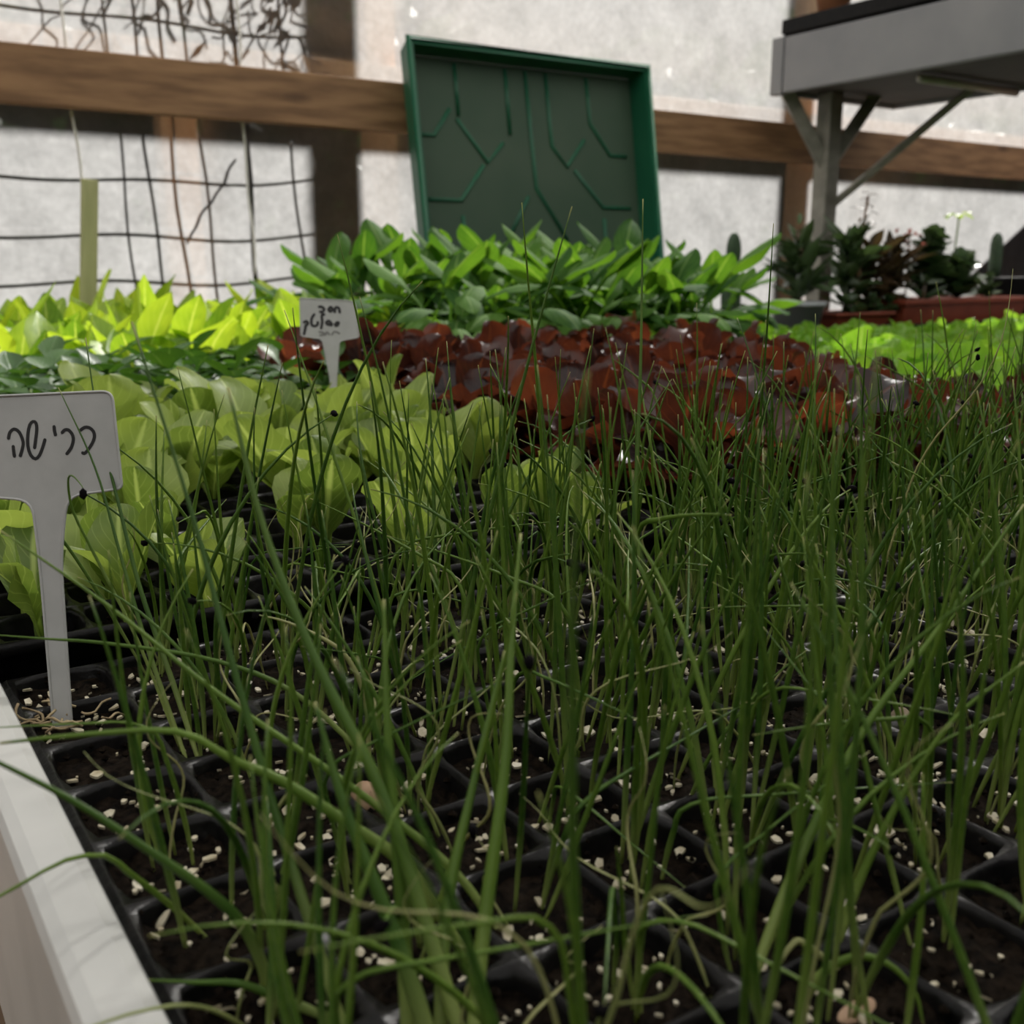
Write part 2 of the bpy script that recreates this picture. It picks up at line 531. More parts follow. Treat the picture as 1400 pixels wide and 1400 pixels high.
# ------------------------------------------------------------------ the setting
WALL_Y = 2.4
def sheet(name, pts, nx, nz, mname, kind='structure'):
    a, b, c, d = [Vector(p) for p in pts]
    v, f = [], []
    for j in range(nz + 1):
        for i in range(nx + 1):
            u, t = i / nx, j / nz
            v.append(a.lerp(b, u).lerp(d.lerp(c, u), t))
    for j in range(nz):
        for i in range(nx):
            o = j * (nx + 1) + i
            f.append((o, o + 1, o + nx + 2, o + nx + 1))
    o = build(name, MB().add(v, f), mname)
    return tag(o, kind=kind)
sheet('floor', [(-3, -2, 0), (7, -2, 0), (7, WALL_Y, 0), (-3, WALL_Y, 0)], 4, 4, 'floor')
sheet('wall_back', [(-3, WALL_Y, 0), (7, WALL_Y, 0), (7, WALL_Y, 2.6), (-3, WALL_Y, 2.6)], 10, 4, 'film')
sheet('ceiling', [(-3, WALL_Y, 2.6), (7, WALL_Y, 2.6), (7, -2, 2.6), (-3, -2, 2.6)], 10, 6, 'roof_film')

# wooden rail along the inside of the film
tag(build('wooden_beam', MB().box(-2.5, 6.5, WALL_Y - 0.048, WALL_Y - 0.012, CZ + 0.307, CZ + 0.418), 'beam', smooth=False, bevel=0.003),
    'long brown knotty wooden beam running across the plastic film wall', 'beam')

# outside: ground, rail, posts, added backdrop hedge
sheet('ground', [(-8, WALL_Y + 0.02, -0.02), (14, WALL_Y + 0.02, -0.02), (14, 14, -0.02), (-8, 14, -0.02)], 4, 4, 'ground')
tag(build('outer_rail', MB().box(-2.5, 6.5, WALL_Y + 0.085, WALL_Y + 0.13, CZ + 0.43, CZ + 0.477), 'post', smooth=False, bevel=0.003),
    'tan wooden rail outside the film, seen just above the brown beam', 'rail')
def post(x0, x1, y0, y1, ztop, label, z0=0.0):
    tag(build('wooden_post', MB().box(x0, x1, y0, y1, z0, ztop), 'post', smooth=False, bevel=0.003), label, 'post')
post(1.246, 1.328, WALL_Y + 0.135, WALL_Y + 0.180, 2.6, 'tan wooden post behind the film, close to the left side of the green tray')
post(0.835, 0.930, 2.90, 2.96, CZ + 0.43, 'short tan wooden post behind the film, below the left part of the beam')
post(2.80, 2.885, WALL_Y + 0.135, WALL_Y + 0.180, 2.6, 'tan wooden post behind the film, near the steel shelf support')

def hedge():  # added tall dark backdrop, keeps the shaded bands of the film dark
    q = random.Random(3)
    lf = []
    mb = MB()
    for i in range(11000):
        x = q.uniform(-4, 11)
        hgt = 2.3 + 0.28 * math.sin(x * 1.3) + 0.2 * math.sin(x * 3.1 + 1)
        z = q.uniform(0.0, hgt)
        y = 5.2 + q.gauss(0, 0.3) + 0.2 * math.sin(x * 2)
        c = Vector((x, y, z))
        n = Vector((q.gauss(0, 1), q.gauss(0, 1), q.gauss(0, 1))).normalized()
        u = n.orthogonal().normalized() * q.uniform(0.10, 0.19)
        b = n.cross(u).normalized() * q.uniform(0.06, 0.11)
        mb.add([c - u, c + b, c + u, c - b], [(0, 1, 2, 3)], [(0, 0.5), (0.5, 1), (1, 0.5), (0.5, 0)])
    o = build('hedge', mb, 'hedge', smooth=False)
    tag(o, 'dark hedge added outside as a backdrop, dimly seen through the film', 'hedge', kind='stuff')
hedge()
tag(build('shadow_sheet', MB().add([(3.60, 2.47, 0.9), (5.2, 2.47, 0.9), (5.2, 2.47, CZ + 0.95), (3.60, 2.47, CZ + 0.0), (3.60, 2.50, 0.9), (5.2, 2.50, 0.9), (5.2, 2.50, CZ + 0.95), (3.60, 2.50, CZ + 0.0)],
          [(0, 1, 2, 3), (7, 6, 5, 4), (0, 4, 5, 1), (1, 5, 6, 2), (2, 6, 7, 3), (3, 7, 4, 0)]).box(3.7, 3.75, 2.47, 2.5, -0.02, 0.9).box(5.0, 5.05, 2.47, 2.5, -0.02, 0.9), 'shadow_tone', smooth=False),
    'shadow sheet added in place of a slanting shadow on the film at right', 'sheet')  # added solid sheet standing in for a sloping shadow on the film

# wire fence just outside the film
def wavy(x0, z0, x1, z1, y, amp, seed, n=22):
    q = random.Random(seed)
    a, b = q.uniform(0, 6), q.uniform(0, 6)
    out = []
    for i in range(n + 1):
        t = i / n
        d = amp * (math.sin(t * 9 + a) + 0.6 * math.sin(t * 23 + b))
        dx, dz = x1 - x0, z1 - z0
        l = math.hypot(dx, dz)
        out.append((x0 + dx * t - dz / l * d, y, z0 + dz * t + dx / l * d))
    return out
FY = WALL_Y + 0.007
fence = empty('wire_fence', (0, 0, 0), 'rusty wire mesh fence against the outside of the film at upper left', 'fence')
k = 0
for x, tilt, r in ((0.30, 0.02, 0.004), (0.60, 0.03, 0.003), (0.665, 0.01, 0.0035), (0.72, 0.01, 0.004), (0.765, 0.04, 0.0035), (0.875, 0.02, 0.006), (0.985, 0.03, 0.0035), (0.16, 0.02, 0.004)):
    k += 1
    build('wire', MB().tube(wavy(x - 0.015, CZ + 0.75, x + tilt + 0.03, 0.45, FY, 0.005, k), r * 0.62, 5), 'wire', fence)
for z in (CZ + 0.47, CZ + 0.155, CZ + 0.035, CZ - 0.06):
    k += 1
    build('wire', MB().tube(wavy(-0.6, z, 1.05, z + 0.055, FY + 0.006, 0.009, k, 40), 0.0022, 5), 'wire', fence)
build('wire', MB().tube(wavy(0.86, CZ + 0.235, 0.74, CZ + 0.06, FY, 0.003, 77), 0.003, 5), 'wire', fence)
# dry vine tangle hanging on the fence
vine = empty('dry_vine', (0, 0, 0), 'dark tangle of dry vine hanging on the fence above the beam', 'vine')
q = random.Random(5)
for cx, n, wd in ((0.60, 7, 0.05), (0.80, 7, 0.09), (0.93, 5, 0.07), (1.00, 8, 0.07), (1.10, 3, 0.03)):
    for i in range(n):
        x = cx + q.gauss(0, wd * 0.5)
        z = CZ + q.uniform(0.56, 0.70)
        pts = [(x, FY + 0.012, z)]
        d = q.uniform(-0.6, 0.6)
        for j in range(q.randint(5, 9)):
            d = d * 0.85 + q.gauss(0, 0.55)
            x = min(x + math.sin(d) * 0.03, 1.12)
            z -= math.cos(d) * 0.032
            pts.append((x, FY + 0.012 + q.uniform(0, 0.02), max(z, CZ + 0.40)))
        build('tendril', MB().tube(smooth_path(pts, 24), q.uniform(0.0013, 0.0034), 4), 'vine', vine)
mb = MB()
for i in range(60):
    cx, cz_ = ((1.0, 0.60), (0.60, 0.66), (0.82, 0.62))[i % 3 if i % 2 else 0]
    c = Vector((q.gauss(cx, 0.035), FY + 0.02, CZ + q.gauss(cz_, 0.055)))
    n = Vector((q.gauss(0, 0.6), -1, q.gauss(0, 0.6))).normalized()
    u = n.orthogonal().normalized() * q.uniform(0.012, 0.024)
    b = n.cross(u).normalized() * q.uniform(0.007, 0.014)
    mb.add([c - u, c + b, c + u, c - b], [(0, 1, 2, 3)])
tag(build('dead_leaves', mb, 'vine', vine, smooth=False), kind='stuff')

# ------------------------------------------------------------------ the growing bench
BX0, BX1, BY0, BY1 = 0.033, 3.9, -0.35, 2.28
BT = CZ - 0.245
bench = empty('growing_bench', (BX0, BY0, 0), 'long greenhouse bench with pale grey metal edge carrying the black seedling trays', 'bench')
def bpart(name, mb, m, bevel=0.0, smooth=False):
    o = build(name, mb, m, bench, smooth=smooth, bevel=bevel)
    o.location = (-BX0, -BY0, 0)
    return o
bpart('bench_top', MB().box(BX0 + 0.004, BX1 - 0.004, BY0 + 0.004, BY1 - 0.004, BT - 0.03, BT), 'bench_top')
bpart('side_rail', MB().box(BX0, BX0 + 0.0195, BY0, BY1, BT - 0.05, CZ - 0.170), 'alu', 0.005)
bpart('side_rail', MB().box(BX1, BX1 + 0.02, BY0, BY1, BT - 0.05, CZ - 0.170), 'alu', 0.005)
bpart('end_rail', MB().box(BX0, BX1, BY0 - 0.02, BY0, BT - 0.05, CZ - 0.170), 'alu', 0.005)
bpart('end_rail', MB().box(BX0, BX1, BY1, BY1 + 0.02, BT - 0.05, CZ - 0.170), 'alu', 0.005)
for x in (BX0 + 0.25, BX1 - 0.3):
    for y in (BY0 + 0.1, BY1 - 0.14):
        bpart('leg', MB().box(x, x + 0.045, y, y + 0.045, 0, BT - 0.03), 'steel', 0.004)

# ------------------------------------------------------------------ plug trays
P = 0.042
def plug_tray(x0, y0, nx, ny, top, label, sink=0.006, bumps=6, flakes=0, pitch=P, seed=0, cat='seedling tray'):
    """black cell tray: rounded square openings with rounded ridges between, soil a little below the ridges; origin at its corner on the bench"""
    t = empty('plug_tray', (x0, y0, BT), label, cat)
    h = top - BT
    body = MB()
    K = 16
    def ring(cx, cy, a, r, z):
        pts = []
        for i in range(K):
            an = 2 * PI * i / K
            c, s_ = math.cos(an), math.sin(an)
            n = 6.0
            rad = 1.0 / ((abs(c) ** n + abs(s_) ** n) ** (1 / n))
            pts.append((cx + a * rad * c, cy + a * rad * s_, z))
        return pts
    for i in range(nx):
        for j in range(ny):
            cx, cy = (i + 0.5) * pitch, (j + 0.5) * pitch
            sq = []
            for kk in range(K):     # outer square boundary of the cell, shared height with the neighbours
                an = 2 * PI * kk / K
                c, s_ = math.cos(an), math.sin(an)
                rad = 1 / max(abs(c), abs(s_))
                sq.append((cx + pitch / 2 * rad * c, cy + pitch / 2 * rad * s_, h))
            v = sq + ring(cx, cy, pitch / 2 - 0.0008, 0, h - 0.0003) + ring(cx, cy, pitch / 2 - 0.0017, 0, h - 0.0025) + ring(cx, cy, pitch / 2 - 0.0045, 0, h - 0.022)
            f = [(r * K + m, r * K + (m + 1) % K, (r + 1) * K + (m + 1) % K, (r + 1) * K + m) for r in range(3) for m in range(K)]
            body.add(v, f)
    X, Y = nx * pitch, ny * pitch
    # outer skirt with a rolled lip
    for (ax, ay, bx, by) in ((0, 0, X, 0), (X, 0, X, Y), (X, Y, 0, Y), (0, Y, 0, 0)):
        dx, dy = (1 if by > ay else -1 if by < ay else 0), (-1 if bx > ax else 1 if bx < ax else 0)
        o = 0.0028
        v = []
        for (px, py) in ((ax, ay), (bx, by)):
            v += [(px, py, h), (px + dx * o * 0.7, py + dy * o * 0.7, h - 0.001), (px + dx * o, py + dy * o, h - 0.006), (px - dx * 0.001, py - dy * 0.001, h - 0.008), (px - dx * 0.004, py - dy * 0.004, 0)]
        body.add(v, [(r, r + 1, r + 6, r + 5) for r in range(4)])
    build('tray_body', body, 'tray', t)
    q = random.Random(seed + 11)
    soil = MB()
    g = bumps
    for i in range(nx):
        for j in range(ny):
            cx, cy = (i + 0.5) * pitch, (j + 0.5) * pitch
            a = pitch / 2 - 0.0020
            dz = q.uniform(-0.003, 0.002)
            v = [(cx - a + 2 * a * u / g, cy - a + 2 * a * w_ / g, h - sink + dz + q.gauss(0, 0.0010)) for w_ in range(g + 1) for u in range(g + 1)]
            f = [(w_ * (g + 1) + u, w_ * (g + 1) + u + 1, (w_ + 1) * (g + 1) + u + 1, (w_ + 1) * (g + 1) + u) for w_ in range(g) for u in range(g)]
            soil.add(v, f)
    tag(build('potting_soil', soil, 'soil', t), kind='stuff')
    if flakes:
        cr = MB()
        for n in range(flakes):
            c = Vector((q.uniform(0.002, X - 0.002), q.uniform(0.002, Y - 0.002), h - 0.001 - q.random() * 0.004))
            r = q.uniform(0.0006, 0.0020)
            cr.add([c + Vector((r * q.uniform(0.6, 1.2), 0, 0)), c + Vector((0, r * q.uniform(0.6, 1.2), 0)), c - Vector((r, 0, 0)), c - Vector((0, r, 0)), c + Vector((0, 0, r * 0.8)), c - Vector((0, 0, r))],
                   [(0, 1, 4), (1, 2, 4), (2, 3, 4), (3, 0, 4), (1, 0, 5), (2, 1, 5), (3, 2, 5), (0, 3, 5)])
        tag(build('soil_crumbs', cr, 'soil', t, smooth=False), kind='stuff')
        fl = MB()
        for n in range(flakes):
            i, j = q.randrange(nx), q.randrange(ny)
            a = pitch / 2 - 0.005
            c = Vector(((i + 0.5) * pitch + q.uniform(-a, a), (j + 0.5) * pitch + q.uniform(-a, a), h - sink + 0.0012))
            r = abs(q.gauss(0.0004, 0.0010)) + 0.0005
            m = q.randint(5, 7)
            tx, ty = q.gauss(0, 0.35), q.gauss(0, 0.35)
            rr = [r * q.uniform(0.55, 1.15) for _ in range(m)]
            top_ = [(c.x + rr[e] * math.cos(6.283 * e / m), c.y + rr[e] * math.sin(6.283 * e / m)) for e in range(m)]
            up = [(px, py, c.z + 0.0008 + (px - c.x) * tx + (py - c.y) * ty) for px, py in top_]
            lo = [(px, py, p_[2] - 0.0009) for (px, py), p_ in zip(top_, up)]
            fl.add(up + lo, [tuple(range(m))] + [(e, m + e, m + (e + 1) % m, (e + 1) % m) for e in range(m)])
        tag(build('vermiculite_flakes', fl, 'flake', t, smooth=False), kind='stuff')
    return t

plug_tray(0.058, 0.001, 12, 12, SOIL + 0.006, 'black plug tray of leek seedlings with the white tag in its corner', bumps=9, flakes=2300, seed=1)
plug_tray(0.5685, 0.001, 12, 12, SOIL + 0.006, 'black plug tray of leek seedlings in front of the red lettuce patch', bumps=6, flakes=900, seed=2)
plug_tray(0.058, 0.516, 10, 12, SOIL + 0.020, 'black tray of lime green lettuce behind the white tag', sink=0.010, bumps=6, flakes=260, seed=3)
plug_tray(0.487, 0.516, 13, 12, SOIL + 0.020, 'black tray under the front red lettuce', sink=0.010, bumps=4, seed=4)
plug_tray(0.487, 1.027, 13, 6, SOIL + 0.020, 'black tray under the rear red lettuce', sink=0.010, bumps=3, seed=5)
plug_tray(0.058, 1.027, 10, 10, SOIL + 0.020, 'black tray of small dark green seedlings behind the lime lettuce', sink=0.010, bumps=3, seed=6)
plug_tray(0.058, 1.455, 13, 16, SOIL + 0.020, 'black tray of yellow green mustard leaves near the film wall', sink=0.010, bumps=3, seed=7)
plug_tray(0.615, 1.29, 11, 20, SOIL + 0.020, 'black tray under the left half of the tall dark green kale', sink=0.010, bumps=3, seed=8)
plug_tray(1.085, 1.29, 11, 18, SOIL + 0.020, 'black tray under the right half of the tall dark green kale', sink=0.010, bumps=3, seed=9)
plug_tray(1.085, 0.516, 13, 18, SOIL + 0.010, 'black tray of bright green lettuce beside the red lettuce', sink=0.010, bumps=3, seed=10)
plug_tray(1.64, 0.75, 12, 28, SOIL + 0.010, 'black tray of bright green lettuce in the middle of the bench', sink=0.010, bumps=3, seed=12)
plug_tray(2.155, 0.90, 18, 24, SOIL + 0.010, 'black tray of bright green lettuce in front of the potted succulents', sink=0.010, bumps=3, seed=13)

# ------------------------------------------------------------------ leeks
def blade_mesh(i, kind):
    q = random.Random(100 + i)
    L = 1.0
    n = 12
    pts, rad = [], []
    p = Vector((0, 0, 0))
    d = 0.0     # angle from vertical in the local xz plane
    side = 0.0
    bend = {'straight': q.uniform(0.05, 0.35), 'arc': q.uniform(0.8, 1.7), 'kink': 0.2, 'curl': 0.5}[kind]
    kp = q.uniform(0.35, 0.6)
    for k in range(n + 1):
        t = k / n
        pts.append(p.copy())
        r = (0.60 + 0.55 * min(1, t / 0.25)) if t < 0.25 else 1.15 * (1 - ((t - 0.25) / 0.75) ** 1.7 * 0.80)
        rad.append(r * 0.0068)
        if kind == 'kink':
            d += (0.55 if abs(t - kp) < 0.09 else 0.0) + 0.02
            d = min(d, 2.6)
        elif kind == 'curl':
            d += 0.05 + (0.42 * math.sin(t * 11 + i) if t > 0.35 else 0)
        else:
            d += bend / n * (0.4 + 1.2 * t)
        side += q.gauss(0, 0.05)
        p = p + Vector((math.sin(d), math.sin(side) * 0.25, math.cos(d))).normalized() * (L / n)
    if kind in ('kink', 'curl'):
        pts = smooth_path(pts, 24)
        rad = [rad[min(len(rad) - 1, int(j / (len(pts) - 1) * (len(rad) - 1) + 0.5))] * (0.85 if kind == 'kink' else 0.55) for j in range(len(pts))]
    return pts, rad, kind
BL = []
for i in range(48):
    kind = 'straight' if i < 26 else 'arc' if i < 36 else 'kink' if i < 42 else 'curl'
    pts, rad, kd = blade_mesh(i, kind)
    me = MB().tube(pts, rad, 5).mesh('leaf', M['leek_pale' if kind == 'curl' else 'leek'])
    BL.append((me, pts[-1], kind))
seed_me = MB().lump((0, 0, 0), 0.0016, 4, (1, 0.75, 1.35), 1, 0.3).mesh('seed_coat', M['seed'])
ST, AR, KI, CU = BL[:26], BL[26:36], BL[36:42], BL[42:]
LG = 'leek seedling clumps in the plug trays'
def leek(x, y, n, hmin, hmax, label, lean=None, spread=0.16, thick=1.0, seeds=0.10, mix=(0.55, 0.72, 0.84), z=SOIL - 0.004, r0=0.006):
    e = empty('leek_seedling', (x, y, z), label, 'leek seedling', LG)
    for k in range(n):
        u = rnd.random()
        src = ST if u < mix[0] else AR if u < mix[1] else KI if u < mix[2] else CU
        me, tip, kind = rnd.choice(src)
        h = rnd.uniform(hmin, hmax) * (0.72 if kind == 'curl' else 0.9 if kind == 'kink' else 1)
        if rnd.random() < 0.15: h *= 0.6
        elif y > 0.3 and hmax > 0.12 and rnd.random() < 0.06: h = rnd.uniform(0.18, 0.23)
        a = rnd.uniform(0, 6.28)
        lx, ly = (lean or (0, 0))
        rot = Euler((rnd.gauss(0, spread) - ly, rnd.gauss(0, spread) + lx, 0)).to_matrix() @ Matrix.Rotation(a, 3, 'Z')
        s = rnd.uniform(0.8, 1.15) * thick * 0.135
        o = link('leaf', me, e, (rnd.gauss(0, r0), rnd.gauss(0, r0), 0), rot.to_euler(), (s, s, h))
        if kind in ('kink', 'curl', 'arc') and rnd.random() < seeds * 1.8 and h < 0.17:
            tp = Vector((tip[0] * s, tip[1] * s, tip[2] * h))
            link('seed_coat', seed_me, e, Vector(o.location) + rot @ tp, (rnd.random() * 3, rnd.random() * 3, 0))
    return e

def view(x, y, z):
    d = Vector((x, y, z)) - cam.location
    r, u, f = (cam.rotation_euler.to_matrix() @ Vector(c) for c in ((1, 0, 0), (0, 1, 0), (0, 0, -1)))
    dz = d.dot(f)
    return (700 + 1450 * d.dot(r) / dz, 700 - 1450 * d.dot(u) / dz, dz) if dz > 0.02 else (9999, 9999, dz)
def in_frame(x, y, z, mx=60):     # cells the photograph shows nothing of are left out
    a, b, d = view(x, y, z)
    a2, b2, _ = view(x, y, z + 0.15)
    return d > 0.12 and (-mx < a < 1400 + mx or -mx < a2 < 1400 + mx) and b2 < 1330 and b < 1640
for ti, tx in ((0, 0.058), (1, 0.5685)):
    for i in range(12):
        for j in range(12):
            x, y = tx + (i + 0.5) * P, 0.001 + (j + 0.5) * P
            if not in_frame(x, y, SOIL): continue
            n = rnd.randint(6, 10)
            if ti == 0 and i == 0: n = rnd.choice((0, 1, 2, 3)) if j < 7 else 0
            if ti == 0 and i == 1 and j < 8: n = rnd.randint(4, 6)
            if view(x, y, SOIL)[2] < 0.36: n = rnd.randint(4, 8)
            if ti == 0 and i == 1 and 5 <= j <= 8: n = 3
            if n == 0: continue
            row = ORD[11 - j] + ' row from the lettuce'
            lab = ('leek clump, %s, %s cell from the grey bench edge' if ti == 0 else 'leek clump in the right-hand tray, %s, %s from its left side') % (row, ORD[i])
            hm = 0.105 if y < 0.3 else 0.115
            by_tag = ti == 0 and i < 3 and 4 <= j <= 9      # these stay short: the tag's writing shows above them
            leek(x + rnd.gauss(0, 0.003), y + rnd.gauss(0, 0.003), n, 0.08 if by_tag else hm, 0.115 if by_tag else 0.165 if rnd.random() < 0.8 else 0.19, lab, lean=(-0.03, -0.02))

# leek leaves with a shape of their own along the near edge of the trays (points relative to the eye height, base first)
HERO = [
    ('flop', 0.0017, [(0.0815, 0.2384, -0.193), (0.0796, 0.2386, -0.178), (0.0753, 0.2398, -0.1646), (0.0675, 0.2428, -0.1535), (0.0555, 0.2488, -0.1413), (0.0412, 0.2569, -0.1277), (0.0269, 0.2641, -0.1167), (0.0184, 0.2663, -0.11)]),
    ('flop2', 0.0019, [(0.1351, 0.2226, -0.193), (0.1221, 0.2359, -0.1635), (0.109, 0.2448, -0.1501), (0.0937, 0.2551, -0.1366), (0.0828, 0.2607, -0.1299), (0.0699, 0.2682, -0.121), (0.0465, 0.2802, -0.1209), (0.0299, 0.2875, -0.1216)]),
    ('long1', 0.0014, [(0.1491, 0.2291, -0.193), (0.1411, 0.2445, -0.1744), (0.1204, 0.2693, -0.1521), (0.0921, 0.3, -0.1269), (0.0685, 0.3275, -0.1022), (0.0438, 0.3548, -0.0802)]),
    ('long2', 0.0011, [(0.1648, 0.3171, -0.193), (0.1381, 0.345, -0.1563), (0.113, 0.3656, -0.1419), (0.0802, 0.3891, -0.1354), (0.0603, 0.4028, -0.1336), (0.0448, 0.4135, -0.1322)]),
    ('up1', 0.0022, [(0.1136, 0.1877, -0.193), (0.1132, 0.2077, -0.1664), (0.1113, 0.2304, -0.1335), (0.1049, 0.2553, -0.1036), (0.1012, 0.2791, -0.0713), (0.1011, 0.3017, -0.0345)]),
    ('up2', 0.0024, [(0.1065, 0.1896, -0.193), (0.1035, 0.2087, -0.1611), (0.0995, 0.2274, -0.1328), (0.099, 0.2423, -0.1103)]),
    ('up3', 0.0022, [(0.1026, 0.2008, -0.193), (0.1098, 0.2169, -0.162), (0.1167, 0.2362, -0.1206), (0.1245, 0.252, -0.0896)]),
    ('up4', 0.0022, [(0.1121, 0.1887, -0.193), (0.1265, 0.2047, -0.1677), (0.1441, 0.2213, -0.1325), (0.158, 0.2388, -0.1029), (0.1719, 0.255, -0.0782)]),
    ('up5', 0.0020, [(0.1074, 0.1947, -0.193), (0.1211, 0.214, -0.1646), (0.1399, 0.2297, -0.1371), (0.1596, 0.2449, -0.1096)]),
    ('up6', 0.0016, [(0.0927, 0.2133, -0.193), (0.0911, 0.2345, -0.1649), (0.0901, 0.2544, -0.14), (0.0884, 0.2781, -0.1031), (0.0876, 0.3003, -0.0694), (0.0827, 0.3307, -0.0164)]),
    ('right1', 0.0017, [(0.1836, 0.1691, -0.193), (0.2124, 0.1772, -0.1618), (0.244, 0.1829, -0.1325), (0.2806, 0.1845, -0.1062), (0.3197, 0.1859, -0.0746)]),
    ('right2', 0.0014, [(0.2171, 0.1683, -0.193), (0.2314, 0.1677, -0.1611), (0.2529, 0.163, -0.1271), (0.2741, 0.1542, -0.1082)]),
    ('arc1', 0.0014, [(0.1946, 0.1601, -0.193), (0.2002, 0.1575, -0.1805), (0.2073, 0.1521, -0.1742), (0.2126, 0.1459, -0.1748), (0.2156, 0.14, -0.1802), (0.2149, 0.1361, -0.187)]),
    ('arc2', 0.0012, [(0.2197, 0.1629, -0.193), (0.209, 0.17, -0.1816), (0.2038, 0.1706, -0.181), (0.1978, 0.17, -0.1862), (0.1914, 0.1685, -0.193)]),
    ('arc3', 0.0014, [(0.0956, 0.224, -0.193), (0.0836, 0.2309, -0.1857), (0.0732, 0.2364, -0.1795), (0.0633, 0.2405, -0.1775), (0.0521, 0.2455, -0.1753)]),
    ('kink1', 0.0012, [(0.1626, 0.3461, -0.193), (0.1642, 0.3505, -0.1645), (0.1596, 0.3559, -0.1473), (0.1516, 0.361, -0.1389), (0.14, 0.3681, -0.1322), (0.1304, 0.3729, -0.1289)]),
    ('kink2', 0.0012, [(0.1024, 0.2728, -0.193), (0.0991, 0.2749, -0.1843), (0.0969, 0.276, -0.1768), (0.0965, 0.2774, -0.164), (0.1017, 0.2747, -0.1525), (0.1072, 0.2706, -0.1453)]),
    ('tagL1', 0.0010, [(0.105, 0.3842, -0.193), (0.0984, 0.4109, -0.1458), (0.096, 0.4307, -0.1139), (0.0935, 0.4508, -0.0809), (0.0865, 0.4733, -0.0496)]),
    ('tagL2', 0.0012, [(0.11, 0.3883, -0.193), (0.1072, 0.4108, -0.1631), (0.1033, 0.4353, -0.1286), (0.1025, 0.4573, -0.0954), (0.1022, 0.4779, -0.0668), (0.1043, 0.4987, -0.0311)]),
    ('tagL3', 0.0007, [(0.1069, 0.4019, -0.193), (0.0972, 0.4174, -0.1475), (0.0863, 0.4309, -0.1125), (0.0807, 0.436, -0.0948), (0.0799, 0.4363, -0.083), (0.0809, 0.4331, -0.0797), (0.0831, 0.4271, -0.083), (0.0826, 0.4233, -0.0854)]),
    ('tall', 0.0016, [(0.3276, 0.3881, -0.193), (0.3457, 0.4078, -0.1234), (0.3641, 0.4281, -0.0511), (0.3828, 0.4519, 0.0345)]),
]
HL = {'flop': 'leek with a long leaf flopped over the grey bench edge, nearest the camera', 'flop2': 'leek with a broad leaf arching over the bench edge below the white tag',
      'long1': 'leek with one long leaf slanting up across the stem of the white tag', 'long2': 'leek with a low curved leaf crossing the tag stem near its foot',
      'up1': 'thick leek leaf in the nearest bunch, leaning left and ending below the small tag', 'up2': 'short thick leek leaf in the nearest bunch, leaning left',
      'up3': 'thick upright leek leaf in the nearest bunch', 'up4': 'tallest thick leek leaf in the nearest bunch, leaning right', 'up5': 'thick leek leaf of the nearest bunch, second from the right',
      'up6': 'slim tall leek leaf left of the nearest bunch, reaching up beside the white tag', 'right1': 'long leek leaf slanting up to the right edge of the picture',
      'right2': 'shorter leek leaf slanting up to the right edge of the picture', 'arc1': 'leek leaf bent into a low arch at the bottom right', 'arc2': 'small pale leek leaf bent over beside the low arch at bottom right',
      'arc3': 'leek leaf lying low across the soil toward the bench edge at bottom left', 'kink1': 'pale leek leaf with a kinked top left of the middle', 'kink2': 'twisted pale leek leaf above the tan stone',
      'tagL1': 'slim leek leaf crossing the handwriting on the white tag', 'tagL2': 'slim leek leaf passing over the right corner of the white tag', 'tagL3': 'thin hooked leek leaf with a black seed coat before the white tag', 'tall': 'tallest leek leaf, standing up before the green tray'}
for nm, r_, pts in HERO:
    b = Vector(pts[0]) + Vector((0, 0, CZ))
    e = empty('leek_seedling', b, HL[nm], 'leek seedling', LG)
    pp = smooth_path([Vector(p) + Vector((0, 0, CZ)) - b for p in pts], 26)
    m_ = len(pp) - 1
    rad = [r_ * (0.75 + 0.25 * min(1, i / m_ / 0.2)) * (1 - 0.80 * max(0, (i / m_ - 0.12) / 0.88) ** 1.15) for i in range(m_ + 1)]
    build('leaf', MB().tube(pp, rad, 7), 'leek_pale' if nm in ('kink1', 'kink2', 'arc2') else 'leek', e)
    if nm in ('tagL3', 'kink1'):
        link('seed_coat', seed_me, e, pp[-1])

q = random.Random(21)
mb = MB()
for i in range(16):
    c = Vector((0.071 + q.gauss(0, 0.010), 0.452 + q.gauss(0, 0.007), SOIL + 0.004))
    a = q.uniform(0, 6.28)
    pts = [c]
    for k_ in range(4):
        a += q.gauss(0, 1.0)
        pts.append(pts[-1] + Vector((math.cos(a) * 0.004, math.sin(a) * 0.004, q.uniform(-0.001, 0.003))))
    mb.tube(smooth_path(pts, 10), 0.0006, 4)
tag(build('dry_roots', mb, 'dry_roots'), 'curled dry brown roots on the soil at the foot of the white tag', 'roots', kind='stuff')

